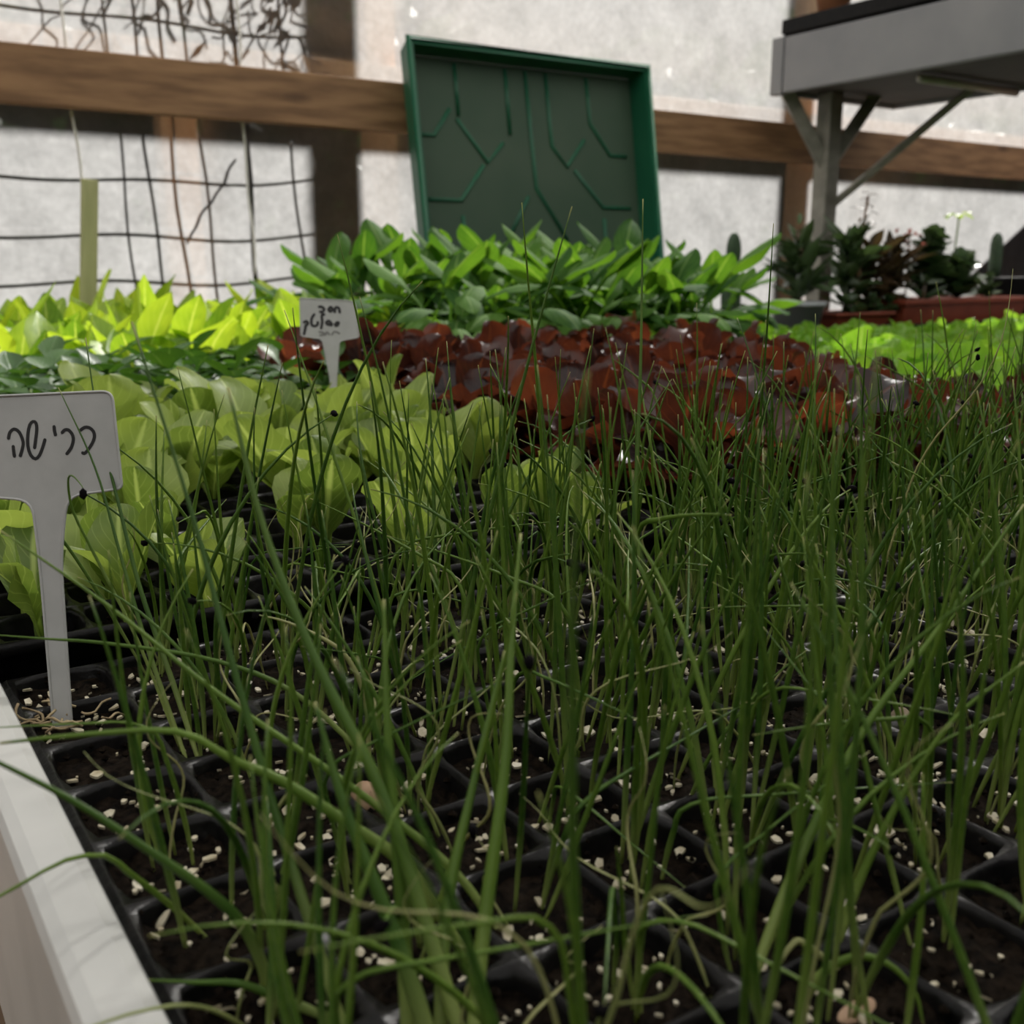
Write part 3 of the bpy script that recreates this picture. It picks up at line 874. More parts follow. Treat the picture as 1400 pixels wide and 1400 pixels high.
# ------------------------------------------------------------------ lettuces and greens
lime = variants(12, 'lime', (0.060, 0.088), (0.040, 0.058), (62, 84), (15, 65), cup=0.25, ruf=0.07, nr=2, pet=0.22, pw=0.14, ns=9, nw=6)
lime_in = variants(6, 'lime', (0.055, 0.080), (0.035, 0.050), (76, 88), (60, 88), cup=0.35, ruf=0.07, nr=2, pet=0.2, pw=0.14, ns=9, nw=6)
LZ = SOIL + 0.010
for j in range(12):
    for i in range(10):
        x, y = 0.058 + (i + 0.5) * P, 0.516 + (j + 0.5) * P
        if j < 5 and i > 2 and rnd.random() < 0.62: continue
        if (j > 8 and i < 3) or (j >= 8 and i in (7, 8)): continue
        if (i + j) % 2 and j >= 4 and rnd.random() < 0.6: continue
        lab = '%slime green lettuce seedling, %s row behind the leeks, %s place from the bench edge' % ('small ' if j < 3 else '', ORD[j], ORD[i])
        s = rnd.uniform(0.6, 0.85) if j < 3 else rnd.uniform(0.8, 1.1) + (0.2 if j > 7 else 0)
        plant('lime_lettuce', x, y, LZ, lab, 'lettuce', 'lime lettuce seedlings', lime, 3 if j < 3 else rnd.choice((4, 5)), inner=lime_in, scale=s)

for hx, hy, hs, ang, lab in ((0.345, 0.640, 1.15, 0.2, 'lone lime green lettuce with one tall rounded leaf, before the red lettuce'), (0.315, 0.585, 1.0, 1.2, 'low lime green lettuce with spreading pale leaves behind the leeks, middle of its tray'),
                        (0.400, 0.560, 0.9, 2.4, 'small lime green lettuce at the right front of its tray'), (0.262, 0.610, 0.95, 0.8, 'small lime green lettuce seedling left of the lone tall one'),
                        (0.440, 0.800, 0.85, 1.9, 'small lime green lettuce against the left edge of the red patch')):
    e = empty('lime_lettuce', (hx, hy, LZ), lab, 'lettuce', 'lime lettuce seedlings', ang)
    for k, (az, m_, sc_) in enumerate(((0.0, lime_in[0], 1.15), (2.2, lime[1], 0.95), (4.1, lime[3], 0.9), (5.2, lime_in[4], 0.8))):
        link('leaf', m_, e, (0, 0, 0.002 * k), (0.05 * k, 0, az), hs * sc_)

red = variants(14, 'red', (0.046, 0.068), (0.032, 0.045), (45, 80), (-40, 40), cup=0.15, ruf=0.15, nr=2.4, pet=0.28, pw=0.15, ns=8, nw=6, lobes=0.06)
red_in = variants(6, 'red', (0.060, 0.080), (0.032, 0.043), (70, 88), (0, 75), cup=0.2, ruf=0.14, nr=2.4, pet=0.35, pw=0.15, ns=8, nw=6, lobes=0.06)
red_h = variants(4, 'red_green', (0.045, 0.055), (0.030, 0.042), (70, 85), (40, 80), cup=0.3, ruf=0.08, nr=2, pet=0.2, pw=0.15)
for j in range(14):
    for i in range(10):
        x, y = 0.487 + (i + 0.5) * 0.0546 + rnd.gauss(0, 0.006), 0.525 + (j + 0.5) * 0.054 + rnd.gauss(0, 0.006)
        lab = 'wavy dark red lettuce, %s row behind the leeks, %s plant from the lime lettuce side' % (ORD[j], ORD[i])
        e = plant('red_lettuce', x, y, LZ, lab, 'lettuce', 'red lettuces', red, 12, inner=red_in, scale=(rnd.uniform(0.72, 0.9) if (i > 5 and j < 6) else rnd.uniform(1.0, 1.25)) + (0.12 if j > 8 else 0))
        if rnd.random() < 0.4:
            link('heart_leaf', rnd.choice(red_h), e, (0, 0, 0.004), (0, 0, rnd.uniform(0, 6)))

crisp = variants(12, 'crisp', (0.048, 0.065), (0.042, 0.056), (50, 75), (-20, 35), cup=0.15, ruf=0.12, nr=2.6, pet=0.2, pw=0.15, ns=7, nw=4, lobes=0.08)
crisp_in = variants(6, 'crisp', (0.050, 0.065), (0.036, 0.048), (72, 88), (30, 80), cup=0.25, ruf=0.10, nr=2.4, pet=0.2, pw=0.15, ns=7, nw=4, lobes=0.08)
GZ = SOIL - 0.008
n = 0
for (x0, x1, y0, y1, lab) in ((1.10, 1.62, 0.60, 1.26, 'frilly green lettuce beside the red lettuce, %s row from front, %s from the red'),
                              (1.66, 2.13, 0.80, 1.80, 'frilly green lettuce in the middle tray, %s row from front, %s from left'),
                              (2.17, 2.95, 1.10, 1.72, 'frilly green lettuce before the potted succulents, %s row from front, %s from left')):
    y = y0
    jr = -1
    while y < y1:
        jr += 1
        ir = -1
        x = x0 + 0.03
        while x < x1:
            ir += 1
            if in_frame(x, y, GZ + 0.05, 10):
                plant('green_lettuce', x + rnd.gauss(0, 0.008), y + rnd.gauss(0, 0.008), GZ, lab % (ORD[jr], ORD[ir]), 'lettuce', 'green lettuces on the far bench', crisp, 7, inner=crisp_in, scale=rnd.uniform(0.85, 1.1) * (1.3 if x1 < 1.7 else 1))
                n += 1
            x += 0.064
        y += 0.066

for i in range(9):
    x, y = 0.62 + i * 0.068 + rnd.gauss(0, 0.006), 1.277 + rnd.gauss(0, 0.006)
    plant('green_lettuce', x, y, LZ + 0.02, 'frilly green lettuce in the narrow band between red lettuce and kale, %s from left' % ORD[i], 'lettuce', 'green lettuces on the far bench', crisp, 7, inner=crisp_in, scale=rnd.uniform(1.0, 1.25))

kale = variants(12, 'kale', (0.15, 0.23), (0.034, 0.046), (72, 88), (-70, -5), cup=-0.4, ruf=0.06, nr=3, pet=0.56, pw=0.09, ns=9, nw=4, lobes=0.05)
kale_in = variants(6, 'kale', (0.20, 0.255), (0.032, 0.044), (80, 89), (-70, 45), cup=-0.35, ruf=0.06, nr=3, pet=0.60, pw=0.09, ns=9, nw=4, lobes=0.05)
KG = 'kale plants before the green tray'
for j in range(8):
    for i in range(14):
        x, y = 0.645 + i * 0.066 + rnd.gauss(0, 0.008), 1.33 + j * 0.072 + rnd.gauss(0, 0.008)
        if y > 1.9 or i < 2 or (i >= 12 and j < 3) or (i == 13 and j < 6) or x > y - 0.02: continue
        fall = 1.0 - 0.22 * max(0, (x - 1.30) / 0.25) - 0.2 * max(0, (0.80 - x) / 0.15)
        lab = '%s kale, %s row behind the red lettuce, %s from the left end' % ('shorter bright green' if i >= 11 else 'tall dark green', ORD[j], ORD[i - 2])
        plant('kale', x, y, LZ, lab, 'kale', KG, kale, 13, inner=kale_in, scale=(rnd.uniform(0.92, 1.14)) * fall, tilt=0.13)

must = variants(12, 'mustard', (0.10, 0.145), (0.048, 0.068), (60, 82), (0, 55), prof=prof_ovate, cup=0.2, ruf=0.06, nr=2, pet=0.35, pw=0.10, ns=7, nw=4)
must_in = variants(6, 'mustard', (0.11, 0.16), (0.040, 0.060), (76, 88), (45, 85), prof=prof_ovate, cup=0.3, ruf=0.05, nr=2, pet=0.38, pw=0.10, ns=7, nw=4)
for j in range(9):
    for i in range(13):
        x, y = 0.09 + i * 0.072 + rnd.gauss(0, 0.01), 1.46 + j * 0.076 + rnd.gauss(0, 0.01)
        if x > 0.78 and (y < 1.95): continue
        if not in_frame(x, y, LZ + 0.08, 30): continue
        lab = 'yellow green mustard plant, %s row before the film wall, %s from the bench edge' % (ORD[8 - j], ORD[i])
        plant('mustard_green', x, y, LZ, lab, 'mustard plant', 'mustard greens along the film wall', must, 6, inner=must_in, scale=rnd.uniform(0.85, 1.12))

basil = variants(10, 'dark_leaf', (0.028, 0.042), (0.020, 0.030), (15, 50), (-20, 20), prof=prof_ovate, cup=0.25, ruf=0.02, nr=2, pet=0.25, pw=0.08, ns=6, nw=4)
bstem = MB().tube([(0, 0, 0), (0.001, 0, 0.03), (0, 0.001, 0.06)], [0.0016, 0.0014, 0.001], 5).mesh('stem', M['stem_green'])
for j in range(9):
    for i in range(9):
        x, y = 0.085 + i * 0.048 + rnd.gauss(0, 0.006), 1.05 + j * 0.046 + rnd.gauss(0, 0.006)
        if not in_frame(x, y, LZ + 0.05, 20): continue
        e = empty('dark_seedling', (x, y, LZ), 'small shiny dark green seedling, %s row behind the lime lettuce, %s from the bench edge' % (ORD[j], ORD[i]), 'seedling', 'dark green seedlings', rnd.uniform(0, 6))
        a = 0
        for kx in range(8):
            a += 1.75
            link('leaf', rnd.choice(basil), e, (0, 0, 0.012 + 0.0075 * kx), (rnd.gauss(0, 0.2), 0, a), rnd.uniform(1.1, 1.5))
        link('stem', bstem, e)

# ------------------------------------------------------------------ white plant tags
def rounded(poly, r, seg=5):
    out = []
    n = len(poly)
    for i in range(n):
        p0, p1, p2 = Vector(poly[i - 1]), Vector(poly[i][:2]), Vector(poly[(i + 1) % n][:2])
        p0 = Vector(poly[i - 1][:2])
        rr = poly[i][2] if len(poly[i]) > 2 else r
        a, b = (p0 - p1), (p2 - p1)
        d = min(rr, a.length * 0.45, b.length * 0.45)
        A, B = p1 + a.normalized() * d, p1 + b.normalized() * d
        for k in range(seg + 1):
            t = k / seg
            out.append((A * (1 - t) ** 2 + p1 * 2 * t * (1 - t) + B * t * t))
    return out
def plant_tag(loc, rz, lean, px, poly, strokes, label, sw, pale=(), tilt=0.0):
    """poly and strokes in millimetre-like tag units (x right, y up from the point in the soil), px metres per unit"""
    t = empty('plant_tag', loc, label, 'plant tag', rz=0)
    t.rotation_euler = Euler((tilt, lean, rz), 'XYZ')
    out = [(p.x * px, p.y * px) for p in rounded(poly, 3)]
    th = 0.0011
    bm = bmesh.new()
    vs_ = [bm.verts.new((x, -th / 2, y)) for x, y in out]
    f = bm.faces.new(vs_)
    r = bmesh.ops.extrude_face_region(bm, geom=[f])
    for v in r['geom']:
        if isinstance(v, bmesh.types.BMVert): v.co.y += th
    bmesh.ops.recalc_face_normals(bm, faces=bm.faces)
    me = bpy.data.meshes.new('plate')
    bm.to_mesh(me); bm.free()
    me.materials.append(M['tag'])
    link('plate', me, t)
    loop = [(x, -th / 2, y) for x, y in out]
    build('raised_rim', MB().tube(loop + [loop[0]], 0.0006, 6, cap=False), 'tag', t)
    mb, mp = MB(), MB()
    for si, st in enumerate(strokes):
        pts = smooth_path([(x * px, -th / 2 - 0.00012, y * px) for x, y in st], 22) if len(st) > 2 else [Vector((x * px, -th / 2 - 0.00012, y * px)) for x, y in st]
        tgt = mp if si in pale else mb
        # flat ribbon with round ends, lying on the plate
        hw = sw * px / 2 * (0.7 if si in pale else 1)
        v, f = [], []
        for i, p in enumerate(pts):
            d = (pts[min(i + 1, len(pts) - 1)] - pts[max(i - 1, 0)]).normalized()
            nn = Vector((-d.z, 0, d.x)) * hw
            v += [p + nn, p - nn]
        f = [(2 * i, 2 * i + 1, 2 * i + 3, 2 * i + 2) for i in range(len(pts) - 1)]
        tgt.add(v, f)
        for e in (pts[0], pts[-1]):
            tgt.add([e + Vector((math.cos(6.283 * a / 10), 0, math.sin(6.283 * a / 10))) * hw - Vector((0, 0.00003, 0)) for a in range(10)], [tuple(range(10))])
    build('handwriting', mb, 'ink', t, smooth=False)
    if pale:
        build('faded_handwriting', mp, 'ink_pale', t, smooth=False)
    return t
# leek tag: outline and strokes, units of about 0.31 mm
def from_photo(pts, ox, oy, k, bx, by):     # tracing of the flat tag face to its own units
    return [((ox + x * k) - bx, by - (oy + y * k)) for x, y in pts]
K1 = 180 / 1400
tag1 = [(-28 - 80, 990 - 541, 14), (153 - 80, 990 - 533, 14), (167 - 80, 990 - 666, 8), (92 - 80, 990 - 676, 22), (83 - 80, 990 - 760, 60), (101 - 80, 990 - 1030, 2), (77 - 80, 990 - 1030, 2),
        (55 - 80, 990 - 770, 60), (44 - 80, 990 - 682, 22), (-34 - 80, 990 - 676, 8)]
s1 = [[(95, 600), (110, 540), (155, 505), (210, 540), (250, 640), (240, 720), (220, 785)],
      [(145, 690), (150, 740), (158, 790)],
      [(372, 700), (385, 600), (395, 500), (385, 440), (355, 425), (320, 460), (300, 560), (300, 680), (330, 780), (380, 820), (425, 780), (460, 690), (480, 620)],
      [(578, 480), (582, 520), (592, 565)],
      [(665, 540), (690, 515), (730, 515), (770, 560), (782, 620), (760, 700), (715, 765)],
      [(860, 515), (900, 487), (950, 490), (995, 530), (1005, 590), (980, 660), (930, 735), (900, 762), (882, 757)]]
s1 = [from_photo(s, 0, 520, K1, 80, 990) for s in s1]
plant_tag((0.0705, 0.456, SOIL - 0.001), -AZ, 0.0, 0.000312, tag1, s1, 'large white plastic tag with black handwriting, stuck in the corner of the leek tray', 4.6, tilt=-PITCH)
K2 = 120 / 1400
tag2 = [(p[0], p[1], r) for p, r in zip(from_photo([(125, 165), (985, 215), (1040, 775), (735, 830), (690, 1500), (660, 2000), (610, 2000), (590, 1400), (470, 800), (140, 755)], 400, 390, K2, 455, 540), (2, 8, 3, 6, 8, 1, 1, 8, 6, 3))]
s2 = [[(425, 300), (470, 305), (500, 345), (470, 380), (440, 378)], [(575, 330), (600, 305), (630, 340), (600, 375), (572, 350), (575, 330)], [(665, 380), (672, 325), (700, 308), (730, 330), (742, 385)],
      [(190, 540), (225, 525), (250, 560), (215, 590)], [(215, 590), (205, 650), (190, 720)], [(345, 420), (305, 490), (310, 580), (350, 600), (395, 580), (402, 540)], [(500, 420), (465, 435), (470, 540), (455, 630)],
      [(535, 540), (575, 520), (620, 580), (560, 575), (535, 555)], [(670, 575), (700, 545), (725, 550), (705, 590), (680, 595)],
      [(425, 690), (480, 700), (505, 730), (440, 742)], [(520, 735), (545, 695), (580, 730)], [(620, 735), (650, 690), (690, 690), (735, 715)]]
s2 = [from_photo(s, 400, 390, K2, 455, 540) for s in s2]
plant_tag((0.4393, 0.9904, CZ - 0.1327), -AZ, 0.0, 0.00076, tag2, s2, 'small white plastic tag with handwriting behind the left end of the red lettuce', 3.9, pale=(9, 10, 11, 12), tilt=-PITCH)

# ------------------------------------------------------------------ stones on the leek soil
for (x, y, r, m, lab, sq) in ((0.150, 0.325, 0.0062, 'stone_tan', 'tan stone on the soil between the leeks at lower left', (1, 1, 0.8)),
                              (0.375, 0.262, 0.0050, 'stone_brown', 'rough brown stone on the soil at the right side', (1, 0.9, 0.8)),
                              (0.362, 0.250, 0.0032, 'stone_red', 'small reddish stone beside the brown stone', (1, 0.9, 0.7)),
                              (0.285, 0.232, 0.0042, 'stone_white', 'pale flat stone at the foot of a leek clump', (1.2, 0.8, 0.4)),
                              (0.206, 0.150, 0.0052, 'stone_tan', 'tan long stone at the bottom edge of the picture', (1.5, 0.7, 0.4))):
    o = build('stone', MB().lump((0, 0, 0), r, int(r * 1e5), sq, 3, 0.25), m)
    o.location = (x, y, SOIL + r * sq[2] * 0.5 - 0.001)
    tag(o, lab, 'stone')

# ------------------------------------------------------------------ wooden stake and strings
tag(build('wooden_stake', MB().box(-0.014, 0.014, -0.007, 0.007, -0.10, 0.34), 'stake', smooth=False, bevel=0.002, loc=(0.427, 2.05, SOIL), rot=(0, R(5.5), 0)),
    'thin pale wooden stake standing among the mustard leaves', 'stake')
for (x, z0, z1, lab, sd_) in ((0.510, 0.75, -0.05, 'white string passing behind the beam near the wooden stake', 1), (0.868, 0.75, -0.02, 'white string passing behind the beam, midway between the stake and the green tray', 2)):
    tag(build('string', MB().tube(wavy(x, CZ + z0, x + 0.01, CZ + z1, WALL_Y - 0.006, 0.0035, sd_, 40), 0.0032, 5), 'string'), lab, 'string')

# ------------------------------------------------------------------ green tray leaning on the beam
gt = empty('green_tray', (1.225, 2.145, BT + 0.001), 'large dark green plastic tray with ribbed base, leaning upright against the beam', 'tray')
GW, GH, GD = 0.69, 0.745, 0.062
gt.rotation_euler = Euler((-math.atan2(0.115, 0.755), R(-0.3), 0))
build('base', MB().box(0.012, GW - 0.012, GD - 0.004, GD, 0.012, GH - 0.012), 'green_base', gt, smooth=False)
rim = MB()
def frame_piece(x0, x1, z0, z1, ox, oz):
    pass
th = 0.012
fl = 0.011     # the walls flare outward toward the open side
def wallq(a, b, ao, bo):
    rim.add([(a[0], GD, a[1]), (b[0], GD, b[1]), (bo[0], 0, bo[1]), (ao[0], 0, ao[1])], [(0, 1, 2, 3)])
inn = [(fl, fl), (GW - fl, fl), (GW - fl, GH - fl), (fl, GH - fl)]
ino = [(0.006, 0.006), (GW - 0.006, 0.006), (GW - 0.006, GH - 0.006), (0.006, GH - 0.006)]
oub = [(fl - 0.006, fl - 0.006), (GW - fl + 0.006, fl - 0.006), (GW - fl + 0.006, GH - fl + 0.006), (fl - 0.006, GH - fl + 0.006)]
ouf = [(-0.006, -0.006), (GW + 0.006, -0.006), (GW + 0.006, GH + 0.006), (-0.006, GH + 0.006)]
for i in range(4):
    j = (i + 1) % 4
    rim.add([(inn[i][0], GD, inn[i][1]), (inn[j][0], GD, inn[j][1]), (ino[j][0], 0, ino[j][1]), (ino[i][0], 0, ino[i][1]),
             (oub[i][0], GD, oub[i][1]), (oub[j][0], GD, oub[j][1]), (ouf[j][0], 0.004, ouf[j][1]), (ouf[i][0], 0.004, ouf[i][1])],
            [(0, 1, 2, 3), (4, 7, 6, 5), (3, 2, 6, 7), (0, 4, 5, 1)])
build('rim_wall', rim, 'green_tray', gt, smooth=False)
build('lip', MB().tube([(x, 0.0, z) for x, z in ouf] + [(ouf[0][0], 0.0, ouf[0][1])], 0.008, 6, cap=False), 'green_tray', gt)
# raised ribs on the base: polylines in fractions of the base (x from left, z down from the top)
cx_ = GW / 2
ribs = [[(0.5, 0.0), (0.51, 0.40), (0.64, 0.58)], [(0.41, 0.0), (0.41, 0.22)], [(0.595, 0.0), (0.60, 0.25), (0.665, 0.32), (0.76, 0.22)], [(0.19, 0.0), (0.19, 0.17)], [(0.18, 0.18), (0.30, 0.32), (0.375, 0.25)],
        [(0.79, 0.0), (0.795, 0.16), (0.885, 0.27), (0.97, 0.27)], [(0.02, 0.24), (0.08, 0.24), (0.155, 0.15)], [(0.03, 0.45), (0.17, 0.45), (0.28, 0.33)], [(0.70, 0.33), (0.83, 0.46), (0.97, 0.46)],
        [(0.47, 0.43), (0.36, 0.58)], [(0.17, 0.50), (0.17, 0.64), (0.30, 0.80), (0.42, 0.66)], [(0.83, 0.50), (0.83, 0.64), (0.70, 0.80), (0.58, 0.66)], [(0.40, 0.66), (0.45, 0.61), (0.51, 0.595), (0.57, 0.61), (0.62, 0.66)],
        [(0.5, 0.70), (0.5, 0.97)], [(0.30, 0.84), (0.30, 0.97)], [(0.70, 0.84), (0.70, 0.97)]]
for rb in ribs:
    pts = [(0.02 + a * (GW - 0.04), GD - 0.004, GH - 0.02 - b * (GH - 0.04)) for a, b in rb]
    build('rib', MB().tube(pts, 0.0052, 6), 'green_tray', gt)

# ------------------------------------------------------------------ upper shelf at right with its support
SX0, SX1, SY1, SY0 = 2.42, 2.975, 2.305, 0.2
SZ0, SZ1 = CZ + 0.480, CZ + 0.629
sh = empty('hanging_shelf', (0, 0, 0), 'grey metal bench shelf high at right with a post and braces below it', 'shelf')
build('side_panel', MB().box(SX0, SX0 + 0.02, SY0, SY1 - 0.045, SZ0, SZ1), 'shelf', sh, smooth=False, bevel=0.004)
build('corner_post', MB().box(SX0 - 0.004, SX0 + 0.024, SY1 - 0.043, SY1, SZ0 - 0.004, SZ1 + 0.002), 'shelf', sh, smooth=False, bevel=0.004)
build('side_panel', MB().box(SX1 - 0.02, SX1, SY0, SY1, SZ0, SZ1), 'shelf', sh, smooth=False, bevel=0.004)
build('end_panel', MB().box(SX0 + 0.024, SX1 - 0.02, SY1 - 0.02, SY1, SZ0, SZ1), 'shelf', sh, smooth=False, bevel=0.004)
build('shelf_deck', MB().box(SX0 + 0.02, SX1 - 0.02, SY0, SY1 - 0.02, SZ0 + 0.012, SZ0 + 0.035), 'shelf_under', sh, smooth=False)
build('cross_tube', MB().tube([(SX0 + 0.09, 1.87, SZ0 - 0.005), (SX1 - 0.03, 1.87, SZ0 - 0.005)], 0.011, 8), 'white_tube', sh)
PX, PY = 2.60, 2.237
build('support_post', MB().box(PX - 0.027, PX + 0.027, PY - 0.027, PY + 0.027, BT + 0.0005, SZ0 + 0.012), 'steel', sh, smooth=False, bevel=0.004)
def bar(a, b, wd, name='brace'):
    a, b = Vector(a), Vector(b)
    o = build(name, MB().tube([a, b], wd, 4), 'steel', sh, smooth=False)
bar((PX, PY, SZ0 - 0.20), (PX - 0.12, PY + 0.06, SZ0 + 0.012), 0.026)
bar((PX, PY, SZ0 - 0.20), (PX + 0.17, PY - 0.02, SZ0 + 0.012), 0.026)
bar((PX + 0.02, PY - 0.02, SZ0 - 0.30), (PX + 0.15, 1.87, SZ0 - 0.002), 0.013)
# trays and plants on the shelf
for (y0, y1, lab) in ((1.75, 2.27, 'black tray on the high shelf, at its far end'), (1.20, 1.73, 'black tray on the high shelf, next to the far tray')):
    t = empty('shelf_tray', (SX0 + 0.005, y0, SZ1 + 0.001), lab, 'seedling tray')
    W_, D_ = SX1 - SX0 - 0.01, y1 - y0
    mb = MB().box(0, W_, 0, D_, 0, 0.006).box(-0.006, 0.01, -0.004, D_ + 0.004, 0.006, 0.045).box(W_ - 0.01, W_ + 0.006, -0.004, D_ + 0.004, 0.006, 0.045).box(0.01, W_ - 0.01, -0.004, 0.01, 0.006, 0.045).box(0.01, W_ - 0.01, D_ - 0.01, D_ + 0.004, 0.006, 0.045)
    build('tray_body', mb, 'tray', t, smooth=False, bevel=0.004)
    tag(build('potting_soil', MB().box(0.01, W_ - 0.01, 0.01, D_ - 0.01, 0.006, 0.036), 'soil', t, smooth=False), kind='stuff')
for (x, y, lab) in ((2.51, 2.17, 'terracotta pot on the high shelf above the far corner'), (2.57, 2.00, 'second terracotta pot on the high shelf')):
    t = empty('terracotta_pot', (x, y, SZ1 + 0.0375), lab, 'flower pot')
    build('pot_body', MB().lathe([(0, 0), (0.038, 0), (0.050, 0.075), (0.056, 0.075), (0.057, 0.095), (0.051, 0.095), (0.046, 0.085), (0, 0.082)], 20), 'pot_terracotta', t)
    for kx in range(7):
        link('leaf', rnd.choice(kale), t, (0, 0, 0.08), (0, 0, kx * 0.9), 0.6)

# ------------------------------------------------------------------ potted succulents along the wall, right
PZ = CZ - 0.188
ptray = tag(build('black_drip_tray', MB().box(0, 1.60, 0, 0.24, 0, 0.006).box(0, 1.60, 0, 0.010, 0.006, 0.022).box(0, 1.60, 0.23, 0.24, 0.006, 0.022).box(0, 0.01, 0.01, 0.23, 0.006, 0.022).box(1.59, 1.60, 0.01, 0.23, 0.006, 0.022), 'tray', smooth=False, bevel=0.002),
            'long black tray carrying the potted succulents by the film wall', 'tray')
ptray.location = (2.20, 1.965, PZ - 0.0)
blocks = empty('tray_riser', (2.2, 1.965, BT), 'dark blocks under the black succulent tray', 'riser')
for x in (0.05, 0.75, 1.42):
    build('block', MB().box(x, x + 0.08, 0.02, 0.22, 0, PZ - BT - 0.0005), 'bench_top', blocks, smooth=False)
PB = PZ + 0.0065
def pot(name, x, y, r, h, m, lab):
    t = empty(name, (x, y, PB), lab, 'flower pot')
    build('pot_body', MB().lathe([(0, 0), (r * 0.75, 0), (r * 0.95, h * 0.85), (r * 1.05, h * 0.85), (r * 1.05, h), (r * 0.95, h), (r * 0.9, h * 0.9), (0, h * 0.88)], 24), m, t)
    return t
def planter(x, y, wx, wy, h, m, lab, pb=None):
    t = empty('planter_box', (x, y, PB if pb is None else pb), lab, 'planter')
    mb = MB()
    a, b = 0.014, 0.0
    def lp(ins, z): return [(ins, ins, z), (wx - ins, ins, z), (wx - ins, wy - ins, z), (ins, wy - ins, z)]
    rings = [lp(a + 0.01, 0), lp(a * 0.6, h * 0.82), lp(0, h * 0.82), lp(0, h), lp(0.008, h), lp(0.012, h * 0.9)]
    v = [p for r_ in rings for p in r_]
    f = [(i * 4 + k, i * 4 + (k + 1) % 4, (i + 1) * 4 + (k + 1) % 4, (i + 1) * 4 + k) for i in range(5) for k in range(4)] + [(3, 2, 1, 0)]
    mb.add(v, f)
    build('planter_body', mb, m, t, smooth=False, bevel=0.002)
    tag(build('potting_soil', MB().add(lp(0.011, h * 0.92), [(0, 1, 2, 3)]), 'soil', t, smooth=False), kind='stuff')
    return t
succ = variants(8, 'succulent', (0.07, 0.11), (0.022, 0.032), (20, 60), (10, 50), prof=prof_lance, cup=0.5, ruf=0.0, pet=0.05, pw=0.3, ns=6, nw=4)
succ_b = variants(8, 'succulent_brown', (0.06, 0.10), (0.022, 0.034), (15, 60), (0, 40), prof=prof_lance, cup=0.4, ruf=0.0, pet=0.05, pw=0.3, ns=6, nw=4)
jade = variants(8, 'succulent', (0.035, 0.055), (0.030, 0.042), (10, 60), (0, 50), cup=0.25, pet=0.15, pw=0.15, ns=6, nw=4)
def succulent(name, x, y, z, lab, metas, layers, per, top, scale=1.0, stem_m='succulent_brown', extra=None):
    e = empty(name, (x, y, z), lab, 'succulent')
    build('stem', MB().tube([(0, 0, -0.004), (0.004, 0.002, top * 0.5), (0, 0, top)], [0.009, 0.007, 0.005], 6), stem_m, e)
    a = 0
    for l in range(layers):
        for kx in range(per):
            a += 2.4
            link('leaf', rnd.choice(metas), e, (0, 0, top * (0.1 + 0.9 * l / max(1, layers - 1)) * rnd.uniform(0.85, 1.1)), (rnd.gauss(0, 0.4), rnd.gauss(0, 0.3), a), rnd.uniform(0.7, 1.45) * scale * (1 - 0.25 * l / layers))
    return e
g1 = pot('grey_pot', 2.315, 2.06, 0.075, 0.085, 'pot_grey', 'pale grey pot under the left dark succulent')
succulent('dark_succulent', 2.315, 2.06, PB + 0.077, 'dark spiky succulent in the pale grey pot', succ, 7, 9, 0.15, 1.25)
up = succulent('upright_succulent', 2.33, 2.09, PB + 0.077, 'upright pale leaf rising from the grey pot', succ, 2, 3, 0.20, 0.7)
p2 = planter(2.41, 2.00, 0.255, 0.17, 0.052, 'pot_red', 'low red planter box beside the pale grey pot')
p3 = planter(2.685, 1.985, 0.64, 0.185, 0.085, 'pot_red', 'long red planter box behind the green lettuce at right')
s2z, s3z = PB + 0.046, PB + 0.077
succulent('tall_succulent', 2.56, 2.10, s2z, 'tall dark succulent left in the low red planter', succ, 8, 9, 0.20, 1.25)
succulent('brown_succulent', 2.66, 2.10, s2z, 'brownish bushy succulent right in the low red planter', succ_b, 8, 9, 0.16, 1.2)
for x in (2.50, 2.60, 2.67):
    succulent('small_succulent', x, 2.03, s2z, {2.50: 'small low succulent at the left front of the low red planter', 2.60: 'small low succulent at the middle front of the low red planter', 2.67: 'small low succulent at the right front of the low red planter'}[x], jade, 2, 7, 0.03, 0.8)
succulent('brown_succulent', 2.78, 2.12, s3z, 'brownish succulent at the left end of the long red planter', succ_b, 8, 9, 0.15, 1.25)
j1 = succulent('jade_plant', 2.93, 2.09, s3z, 'rounded succulent bush in the middle of the long red planter', jade, 9, 11, 0.17, 1.6)
succulent('jade_plant', 3.02, 2.05, s3z, 'lower succulent bush with round leaves right of the tall one', jade, 6, 11, 0.11, 1.5)
succulent('small_succulent', 2.84, 2.04, s3z, 'small star shaped succulent at the front of the long red planter', succ, 2, 8, 0.05, 0.7)
succulent('small_succulent', 3.20, 2.06, s3z, 'low succulent at the right end of the long red planter', jade, 3, 8, 0.05, 1.0)
# dry flower stalk
ds = empty('dry_flower_stalk', (2.585, 2.08, s2z), 'tall brown dry flower stalk rising above the low red planter', 'flower stalk')
build('stalk', MB().tube(smooth_path([(0, 0, 0), (0.002, 0, 0.14), (0.008, 0, 0.25), (0.018, 0, 0.33)], 12), [0.006] * 5 + [0.004] * 8, 6), 'dry_stalk', ds)
drylf = variants(5, 'succulent_brown', (0.03, 0.05), (0.012, 0.018), (-30, 50), (-60, 10), prof=prof_lance, pet=0.05, pw=0.3, ns=5, nw=2)
for kx in range(14):
    link('bract', rnd.choice(drylf), ds, (0.004 + 0.001 * kx, 0, 0.22 + 0.009 * kx), (0, 0, kx * 2.4), rnd.uniform(0.7, 1.1))
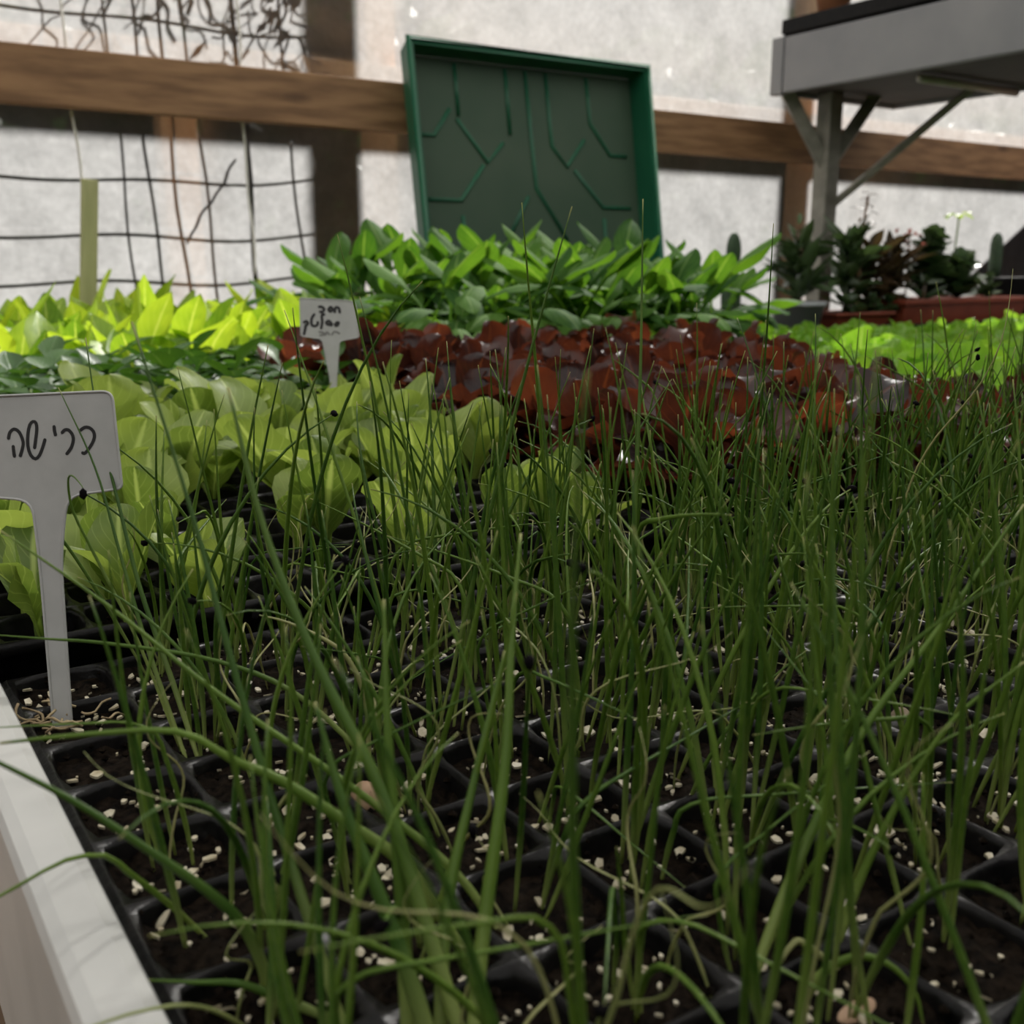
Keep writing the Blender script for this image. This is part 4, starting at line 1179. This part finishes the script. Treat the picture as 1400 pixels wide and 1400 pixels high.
# pink flower spray
pf = empty('pink_flower_spray', (2.86, 2.12, s3z), 'small pink flower spray above the succulents', 'flower')
build('stem', MB().tube([(0, 0, 0), (0.005, 0, 0.12), (0.0, 0, 0.19)], 0.0025, 5), 'dry_stalk', pf)
petal = leaf_mesh('petal', 'pink_flower', 0.016, 0.014, R(40), R(-10), cup=0.4, pet=0.05, pw=0.3, ns=5, nw=2)
for kx in range(22):
    link('petal', petal, pf, (rnd.gauss(0, 0.022), rnd.gauss(0, 0.015), 0.17 + rnd.gauss(0, 0.022)), (rnd.gauss(0, 0.5), rnd.gauss(0, 0.5), kx * 2.4))
# thin green sprout with a whorl of leaves
sp = empty('tall_sprout', (3.04, 2.08, s3z), 'thin sprout with a flat whorl of light green leaves', 'sprout')
build('stem', MB().tube([(0, 0, 0), (-0.008, 0, 0.12), (0.0, 0, 0.26)], 0.003, 5), 'stem_green', sp)
for kx in range(6):
    link('leaf', must[kx], sp, (0, 0, 0.258), (R(-55), 0, kx * 1.05), 0.42)
# cactus in its own pot on a black box
bb = tag(build('black_box', MB().box(0, 0.45, 0, 0.095, 0, 0.205), 'tray', smooth=False, bevel=0.004), 'black box behind the long red planter at right', 'box')
bb.location = (3.34, 2.18, BT + 0.0005)
cc = empty('column_cactus', (3.485, 2.228, BT + 0.2058), 'dark column cactus standing on the black box', 'cactus')
mbp = MB()
K = 16
prof = [(0.0, 0.0), (0.017, 0.0), (0.019, 0.04), (0.019, 0.11), (0.015, 0.135), (0.007, 0.148), (0.0, 0.150)]
v, f = [], []
for r_, z in prof:
    for kx in range(K):
        rr = r_ * (1 + 0.12 * (kx % 2))
        v.append((rr * math.cos(6.283 * kx / K), rr * math.sin(6.283 * kx / K), z))
f = [(i * K + kx, i * K + (kx + 1) % K, (i + 1) * K + (kx + 1) % K, (i + 1) * K + kx) for i in range(len(prof) - 1) for kx in range(K)]
build('column', mbp.add(v, f), 'cactus', cc)
# flat cactus pad behind the kale
pc = empty('pad_cactus', (2.045, 2.05, BT), 'oval cactus pad standing behind the right end of the kale', 'cactus')
build('pot_body', MB().lathe([(0, 0), (0.045, 0), (0.06, 0.09), (0.064, 0.09), (0.064, 0.105), (0.056, 0.105), (0.054, 0.095), (0, 0.094)], 20), 'pot_terracotta', pc)
build('pad', MB().lump((0, 0, 0.165), 0.08, 3, (0.42, 0.2, 1.0), 3, 0.05), 'cactus', pc)
build('pad', MB().lump((0.004, 0, 0.28), 0.05, 5, (0.52, 0.22, 1.0), 3, 0.05), 'cactus', pc)
